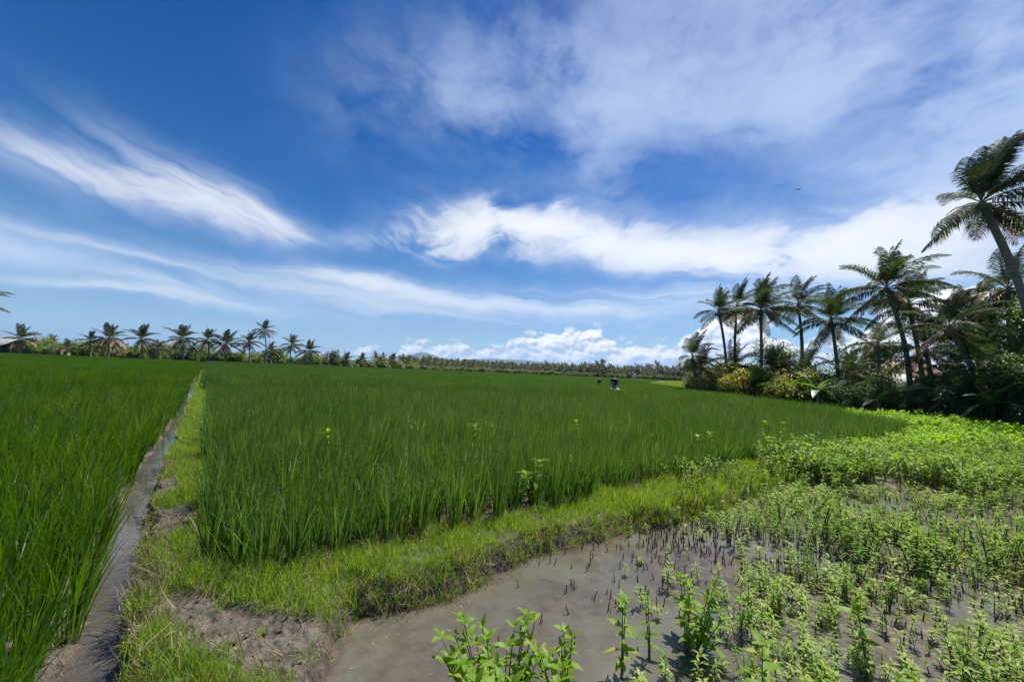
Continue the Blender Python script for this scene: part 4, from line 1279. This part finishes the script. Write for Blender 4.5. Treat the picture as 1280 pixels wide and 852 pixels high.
# front edge of the thicket: (tan of bearing, depth)
TH = [(.475, 38), (.545, 35), (.60, 32.5), (.66, 30.5), (.72, 28.5), (.785, 26.8), (.85, 25), (.915, 23.2), (.985, 21.6), (1.05, 20.2), (1.12, 19.0), (1.19, 18.0), (1.265, 17.2), (1.34, 16.6), (1.42, 16.2)]
GD = 'dark bushes of the thicket under the tall palms'
GM = 'green bushes of the thicket under the tall palms'
for q, (t, d) in enumerate(TH):
    gapk = 1.0 <= t < 1.13
    hh = np.interp(t, [.47, .60, .75, .9, .99, 1.05, 1.12, 1.2, 1.3, 1.42], [.92, 1.02, .92, .80, .58, .48, .55, .84, 1.0, 1.15])
    x, y = t * d + .8, d + .6
    shrub('dark' if q % 3 else 'narrow', x, y, hh * .95, 'dark glossy leaved bush in the thicket under the tall palms', GD, q)
    shrub('mid' if q % 2 else 'dark', x + 1.3, y + 1.9, hh * (1.05 if not gapk else .75), 'green leafy bush set back in the thicket under the tall palms' if q % 2 else 'dark glossy leaved bush in the thicket under the tall palms', GM if q % 2 else GD, q + 1)
    shrub('dark', t * (d + 4) + 1.8, d + 4, hh * (1.25 if not gapk else .6), 'dark glossy leaved bush in the thicket under the tall palms', GD, q + 2)
    if not gapk: shrub('mid', t * (d + 7) + 2.5, d + 7, hh * 1.3, 'green leafy bush set back in the thicket under the tall palms', GM, q + 3)
    shrub('narrow', t * d + random.uniform(-.2, .3), d - .2, hh * .55, 'low dark bush with narrow leaves at the foot of the thicket', 'low bushes at the foot of the thicket', q)
for q, (t, d, s, lab) in enumerate([(.535, 34.4, 1.05, 'leftmost yellow leaved bush at the foot of the palm thicket'), (.625, 31.0, 1.45, 'largest bright yellow bush at the foot of the palm thicket'),
                                    (.70, 28.4, 1.25, 'rightmost yellow leaved bush at the foot of the palm thicket')]):
    shrub('croton', t * d - .5, d - .9, s * 1.12, lab, 'yellow bushes at the foot of the thicket', q)


for q, (t, d, h, L, lab) in enumerate([(.50, 36.5, 2.6, 2.6, 'young palm with arching fronds behind the low spreading palm'),
                                       (.58, 36.0, 2.9, 2.8, 'young palm between the bushes under the slim leaning palm'), (.68, 32.0, 2.6, 2.6, 'young palm rising behind the yellow bushes'),
                                       (.77, 28.6, 2.3, 2.6, 'young palm under the straight thin palm'), (.88, 26.0, 2.2, 2.5, 'young palm under the dark pointed crown palm'),
                                       (1.16, 20.6, 2.2, 2.4, 'young palm beside the slanting trunk'), (1.23, 19.2, 2.7, 2.6, 'young palm with wide fronds left of the tallest palm trunk'),
                                       (1.33, 18.6, 2.6, 2.6, 'young palm at the right end of the thicket')]):
    palm((t * d + .3, d, h), (t * d, d), lab, 'young palms inside the thicket', L, 'near', 15, 1, 1, .12, 900 + q, False)

# banana plants
def banana_leaf(seed, L):
    r = np.random.default_rng(seed)
    V, Q, T = big_leaf(L, L * .27, r.uniform(.35, .8), .10, .01, 10)
    return mesh('leaf', V, Q, T, [M['banana']], False)


bl = [banana_leaf(800 + q, 1.0) for q in range(5)]
for q, (t, d, h, lab) in enumerate([(1.115, 20.6, 2.7, 'tallest banana plant in the gap right of the house'), (1.17, 19.2, 2.1, 'banana plant with upright leaves below the slanting palm'),
                                    (.80, 25.6, 2.2, 'banana plant with long pale leaves left of the broad crowned palm'), (.72, 27.4, 2.3, 'banana plant right behind the rightmost yellow bush'),
                                    (.955, 22.0, 1.5, 'low banana plant with pale midribs in front of the house'), (1.24, 17.6, 2.0, 'banana plant in the dark thicket below the tallest palm')]):
    root = obj('banana_plant', None, loc=(t * d, d - .5, -.1), label=lab, cat='banana plant', group='banana plants in the thicket')
    g = Geo(); tube(g, [(0, 0, 0), (.02, 0, h * .3), (.05, 0, h * .55)], [.13, .11, .07], 8, 0)
    obj('pseudostem', g.build('pseudostem', [M['stem']], True), root)
    for k in range(8):
        a = k * 2.4 + q; e = (1.35, 1.1, .9, .75, .6, .45, .3, .15)[k]
        obj('leaf', bl[(k + q) % 5], root, loc=(.05, 0, h * .55), rot=(random.gauss(0, .3), -e, a), scale=h * random.uniform(.62, .85))


# broad-leaved trees
def tree(x, y, label, H_, rx, n, ll, mt, seed, group=None, name='tree', zb=-.1, lobes=16):
    root = obj(name, None, loc=(x, y, zb), label=label, cat='tree', group=group)
    f_, c, rad_ = foliage(seed, rx, H_ * .62, n, ll, [mt], .5, lobes)
    o = obj('crown', f_, root, loc=(0, 0, H_ * .38))
    g = Geo()
    tube(g, [(0, 0, 0), (.1, 0, H_ * .25), (0, .1, H_ * .45)], [.22, .17, .13], 8, 0)
    for q in c[:9]: tube(g, [(0, .1, H_ * .42), (q[0] * .5, q[1] * .5, H_ * .38 + q[2] * .6), (q[0], q[1], H_ * .38 + q[2])], [.09, .06, .02], 5, 0)
    obj('trunk', g.build('trunk', [M['bark']], True), root)
    return root


tree(28.4, 19.4, 'leafy green tree at the right edge behind the tallest palm trunk', 7.4, 2.3, 4200, .26, M['tree_leaf'], 820)
tree(25.2, 35, 'dark rounded tree behind the full crowned palms of the right group', 5.6, 2.6, 3200, .26, M['bush_mid'], 821)
tree(31.5, 33, 'dark tree set back between the pointed palm and the house', 5.8, 2.8, 3200, .28, M['bush'], 822)
tree(33.5, 24.5, 'dark spreading tree behind the low palms at the right end', 5.6, 3.0, 3400, .28, M['bush'], 823)
tree(105, 215, 'rounded dark tree in the distant grove just left of the thicket', 13, 8, 1800, 1.1, M['bush_mid'], 824)

for q, (x, y, h, lab) in enumerate([(-129.5, 104, 5.6, 'rounded green tree between the leftmost palms of the far line'), (-113, 101, 4.6, 'low broad tree left of the narrow dark far palm'),
                                     (-95.2, 104, 5.2, 'bushy tree behind the palm with the brown skirt'), (-86.4, 103, 5.0, 'dark tree left of the broadest crowned far palm'),
                                     (-71.4, 114, 6.2, 'green tree behind the tallest far palm'), (-58.6, 124, 5.4, 'small tree right of the yellow tinged far palm')]):
    tree(x, y, lab, h, 2.4, 900, .55, M['bush' if q % 2 else 'bush_mid'], 830 + q, None, 'tree', -.2, 12)
# bushes along the far left line and behind it
xs = np.linspace(-150, -45, 110)
for q, x in enumerate(xs):
    y = np.interp(x, [-150, -125, -100, -80, -62, -45], [93, 96, 97, 103, 118, 170]) + random.uniform(0, 5)
    pale = q % 3 == 0
    shrub('farpale' if pale else 'far', x, y, random.uniform(.80, 1.25), 'pale yellowish low bush beneath the far line of palms' if pale else 'green low bush beneath the far line of palms',
          'pale bushes under the far left palms' if pale else 'green bushes under the far left palms', q, -.2)
for q in range(30):
    x = -148 + q * 3.5 + random.uniform(-1.5, 1.5)
    y = np.interp(x, [-150, -125, -100, -80, -62, -45], [100, 102, 103, 110, 125, 178]) + random.uniform(0, 5)
    shrub('far' if q % 4 else 'farpale', x, y, random.uniform(1.2, 1.75), 'tall rounded bush standing between the palms of the far line', 'tall bushes between the far left palms', q, -.2)
for q in range(26):
    x = -150 + q * 4.1
    y = np.interp(x, [-150, -125, -100, -80, -62, -45], [122, 124, 126, 132, 150, 200]) + random.uniform(0, 8)
    shrub('far', x * 1.22, y, random.uniform(1.2, 1.55), 'dark bushy tree in the woods behind the far line of palms', 'trees behind the far left palms', q, -.2, 1.0, 'tree', 'tree')
# low green strip under the distant grove
P = np.column_stack([rng.uniform(-62, 150, 700), np.zeros(700)])
P[:, 1] = np.interp(P[:, 0], [-60, -30, 20, 60, 100, 150], [165, 215, 250, 235, 205, 190]) - 6 + rng.uniform(-3, 6, 700)
scatter('undergrowth', np.column_stack([P, np.full(700, -.3)]), np.column_stack([np.zeros(700), np.zeros(700), rng.uniform(0, 6.28, 700)]), rng.uniform(.55, 1.0, 700), rng.integers(0, 6, 700),
        [SH['far'][k][0] for k in range(3)] + [SH['farpale'][k][0] for k in range(3)], label='low green undergrowth along the foot of the distant grove', cat='undergrowth')

# ------------------------------------------------------------------ buildings and small structures
hs_ = obj('house', None, loc=(47.5, 46.5, 0), rot=(0, 0, R(-38)), label='tan walled house with a red brown roof half hidden behind the palms', cat='house')
g = Geo(); box(g, (-4.5, -2.6, -.2), (4.5, 2.6, 3.0)); obj('wall', g.build('wall', [M['plaster']]), hs_)
g = Geo()
V = [(-5.2, -3.3, 2.95), (5.2, -3.3, 2.95), (5.2, 3.3, 2.95), (-5.2, 3.3, 2.95), (-2.2, 0, 4.9), (2.2, 0, 4.9), (-5.2, -3.3, 2.8), (5.2, -3.3, 2.8), (5.2, 3.3, 2.8), (-5.2, 3.3, 2.8)]
g.add(V, [(0, 1, 5, 4), (2, 3, 4, 5), (6, 7, 1, 0), (7, 8, 2, 1), (8, 9, 3, 2), (9, 6, 0, 3), (9, 8, 7, 6)], [(1, 2, 5), (3, 0, 4)])
rf_o = obj('roof', g.build('roof', [M['tile']]), hs_)
for sx in (-1, 1):
    g = Geo(); tube(g, [(sx * 5.2, -3.3, 2.99), (sx * 2.2, 0, 4.94)], [.09, .09], 6, 0); obj('hip_ridge', g.build('hip_ridge', [M['greyroof']], True), rf_o)
g = Geo(); tube(g, [(-2.3, 0, 4.95), (2.3, 0, 4.95)], [.1, .1], 6, 0); obj('ridge', g.build('ridge', [M['greyroof']], True), rf_o)
for k in range(5):
    g = Geo(); x0 = -3.9 + k * 1.65
    box(g, (x0, -2.66, .95), (x0 + .95, -2.58, 2.25)); wf = obj('window', g.build('window', [M['wood']]), hs_)
    g = Geo(); box(g, (x0 + .08, -2.69, 1.03), (x0 + .87, -2.655, 2.17)); obj('pane', g.build('pane', [M['dark']]), wf)
an = obj('shed', None, loc=(42.6, 44.2, 0), rot=(0, 0, R(-38)), label='low pale building with a grey sloping roof beside the tan house', cat='building')
g = Geo(); box(g, (-3, -2, -.2), (3, 2, 2.1)); obj('wall', g.build('wall', [M['plaster']]), an)
g = Geo(); V = [(-3.3, -2.4, 1.95), (3.3, -2.4, 1.95), (3.3, 2.4, 3.2), (-3.3, 2.4, 3.2)]
V += [(a, b, c + .1) for a, b, c in V]
g.add(V, [(3, 2, 1, 0), (4, 5, 6, 7), (0, 1, 5, 4), (1, 2, 6, 5), (2, 3, 7, 6), (3, 0, 4, 7)]); obj('roof', g.build('roof', [M['greyroof']]), an)
g = Geo(); box(g, (-.6, -2.05, 0), (.4, -1.98, 1.8)); obj('door', g.build('door', [M['wood']]), an)

# field hut at the left edge
hut = obj('field_hut', None, loc=(-104.6, 76, -.3), rot=(0, 0, R(20)), label='small open field hut with a grey tin roof at the left edge', cat='hut')
for sx in (-1, 1):
    for sy in (-1, 1):
        g = Geo(); box(g, (sx * 1.7 - .08, sy * 1.2 - .08, 0), (sx * 1.7 + .08, sy * 1.2 + .08, 2.5 + (sy > 0) * .9)); obj('post', g.build('post', [M['wood']]), hut)
g = Geo(); box(g, (-1.75, -1.25, .7), (1.75, 1.25, .82)); obj('platform', g.build('platform', [M['wood']]), hut)
g = Geo(); box(g, (-1.7, 1.22, .8), (1.7, 1.28, 2.6)); obj('back_wall', g.build('back_wall', [M['dark']]), hut)
for k in range(8):
    x0 = -2.4 + k * .6; g = Geo(); lift = .03 * (k % 2)
    V = [(x0, -1.9, 2.35 + lift), (x0 + .59, -1.9, 2.35 + lift), (x0 + .59, 1.7, 3.75 + lift), (x0, 1.7, 3.75 + lift)]
    V += [(a, b, c + .05) for a, b, c in V]
    g.add(V, [(3, 2, 1, 0), (4, 5, 6, 7), (0, 1, 5, 4), (1, 2, 6, 5), (2, 3, 7, 6), (3, 0, 4, 7)]); obj('roof_sheet', g.build('roof_sheet', [M['tin']]), hut)


# field shrines
def shrine(loc, label, k, cloth):
    r_ = obj('field_shrine', None, loc=loc, rot=(0, 0, .3), label=label, cat='shrine', group='small shrines standing in the rice')
    g = Geo(); box(g, (-.24, -.24, 0), (.24, .24, .5)); box(g, (-.17, -.17, .5), (.17, .17, .62)); obj('base', g.build('base', [M['stone']]), r_)
    g = Geo(); box(g, (-.12, -.12, .62), (.12, .12, 1.02)); obj('pillar', g.build('pillar', [M['stone']]), r_)
    g = Geo(); box(g, (-.19, -.19, 1.02), (.19, .19, 1.09)); box(g, (-.19, .13, 1.09), (.19, .19, 1.36)); box(g, (-.19, -.19, 1.09), (-.14, .13, 1.36)); box(g, (.14, -.19, 1.09), (.19, .13, 1.36))
    obj('niche', g.build('niche', [M['stone']]), r_)
    g = Geo(); V = [(-.32, -.32, 1.36), (.32, -.32, 1.36), (.32, .32, 1.36), (-.32, .32, 1.36), (-.06, -.06, 1.62), (.06, -.06, 1.62), (.06, .06, 1.62), (-.06, .06, 1.62)]
    g.add(V, [(3, 2, 1, 0), (4, 5, 6, 7), (0, 1, 5, 4), (1, 2, 6, 5), (2, 3, 7, 6), (3, 0, 4, 7)]); obj('roof', g.build('roof', [M['thatch']]), r_)
    if cloth:
        g = Geo(); box(g, (-.15, -.262, .52), (.27, .25, .80)); box(g, (.02, -.29, .28), (.285, -.245, .74)); obj('cloth', g.build('cloth', [M['cloth']]), r_)
    r_.scale = (k,) * 3


shrine((7.46, 27, -.1), 'grey stone field shrine wrapped in white cloth standing standing in the rice', .92, True)
shrine((9.43, 40, -.1), 'smaller looking dark field shrine farther back, left of the cloth wrapped one', .74, False)

# a bird high over the palms
b = obj('bird', None, loc=(23.2, 30, 17.56), rot=(0, .1, .6), label='tiny dark bird flying in the sky above the palms', cat='bird')
g = Geo(); u = np.linspace(0, math.pi, 8); tube(g, np.column_stack([-np.cos(u) * .13, np.zeros(8), np.zeros(8)]), np.maximum(np.sin(u) * .035, .004), 7, 0, False)
V = [(-.12, 0, 0), (-.2, .03, 0), (-.2, -.03, 0)]; g.add(V, None, [(0, 1, 2)]); obj('body', g.build('body', [M['feather']], True), b)
for sy in (-1, 1):
    g = Geo(); g.add([(.05, 0, .02), (-.05, 0, .02), (.04, sy * .14, .07), (-.05, sy * .14, .07), (-.05, sy * .27, .03)], [(0, 1, 3, 2)], [(2, 3, 4)]); obj('wing', g.build('wing', [M['feather']]), b)
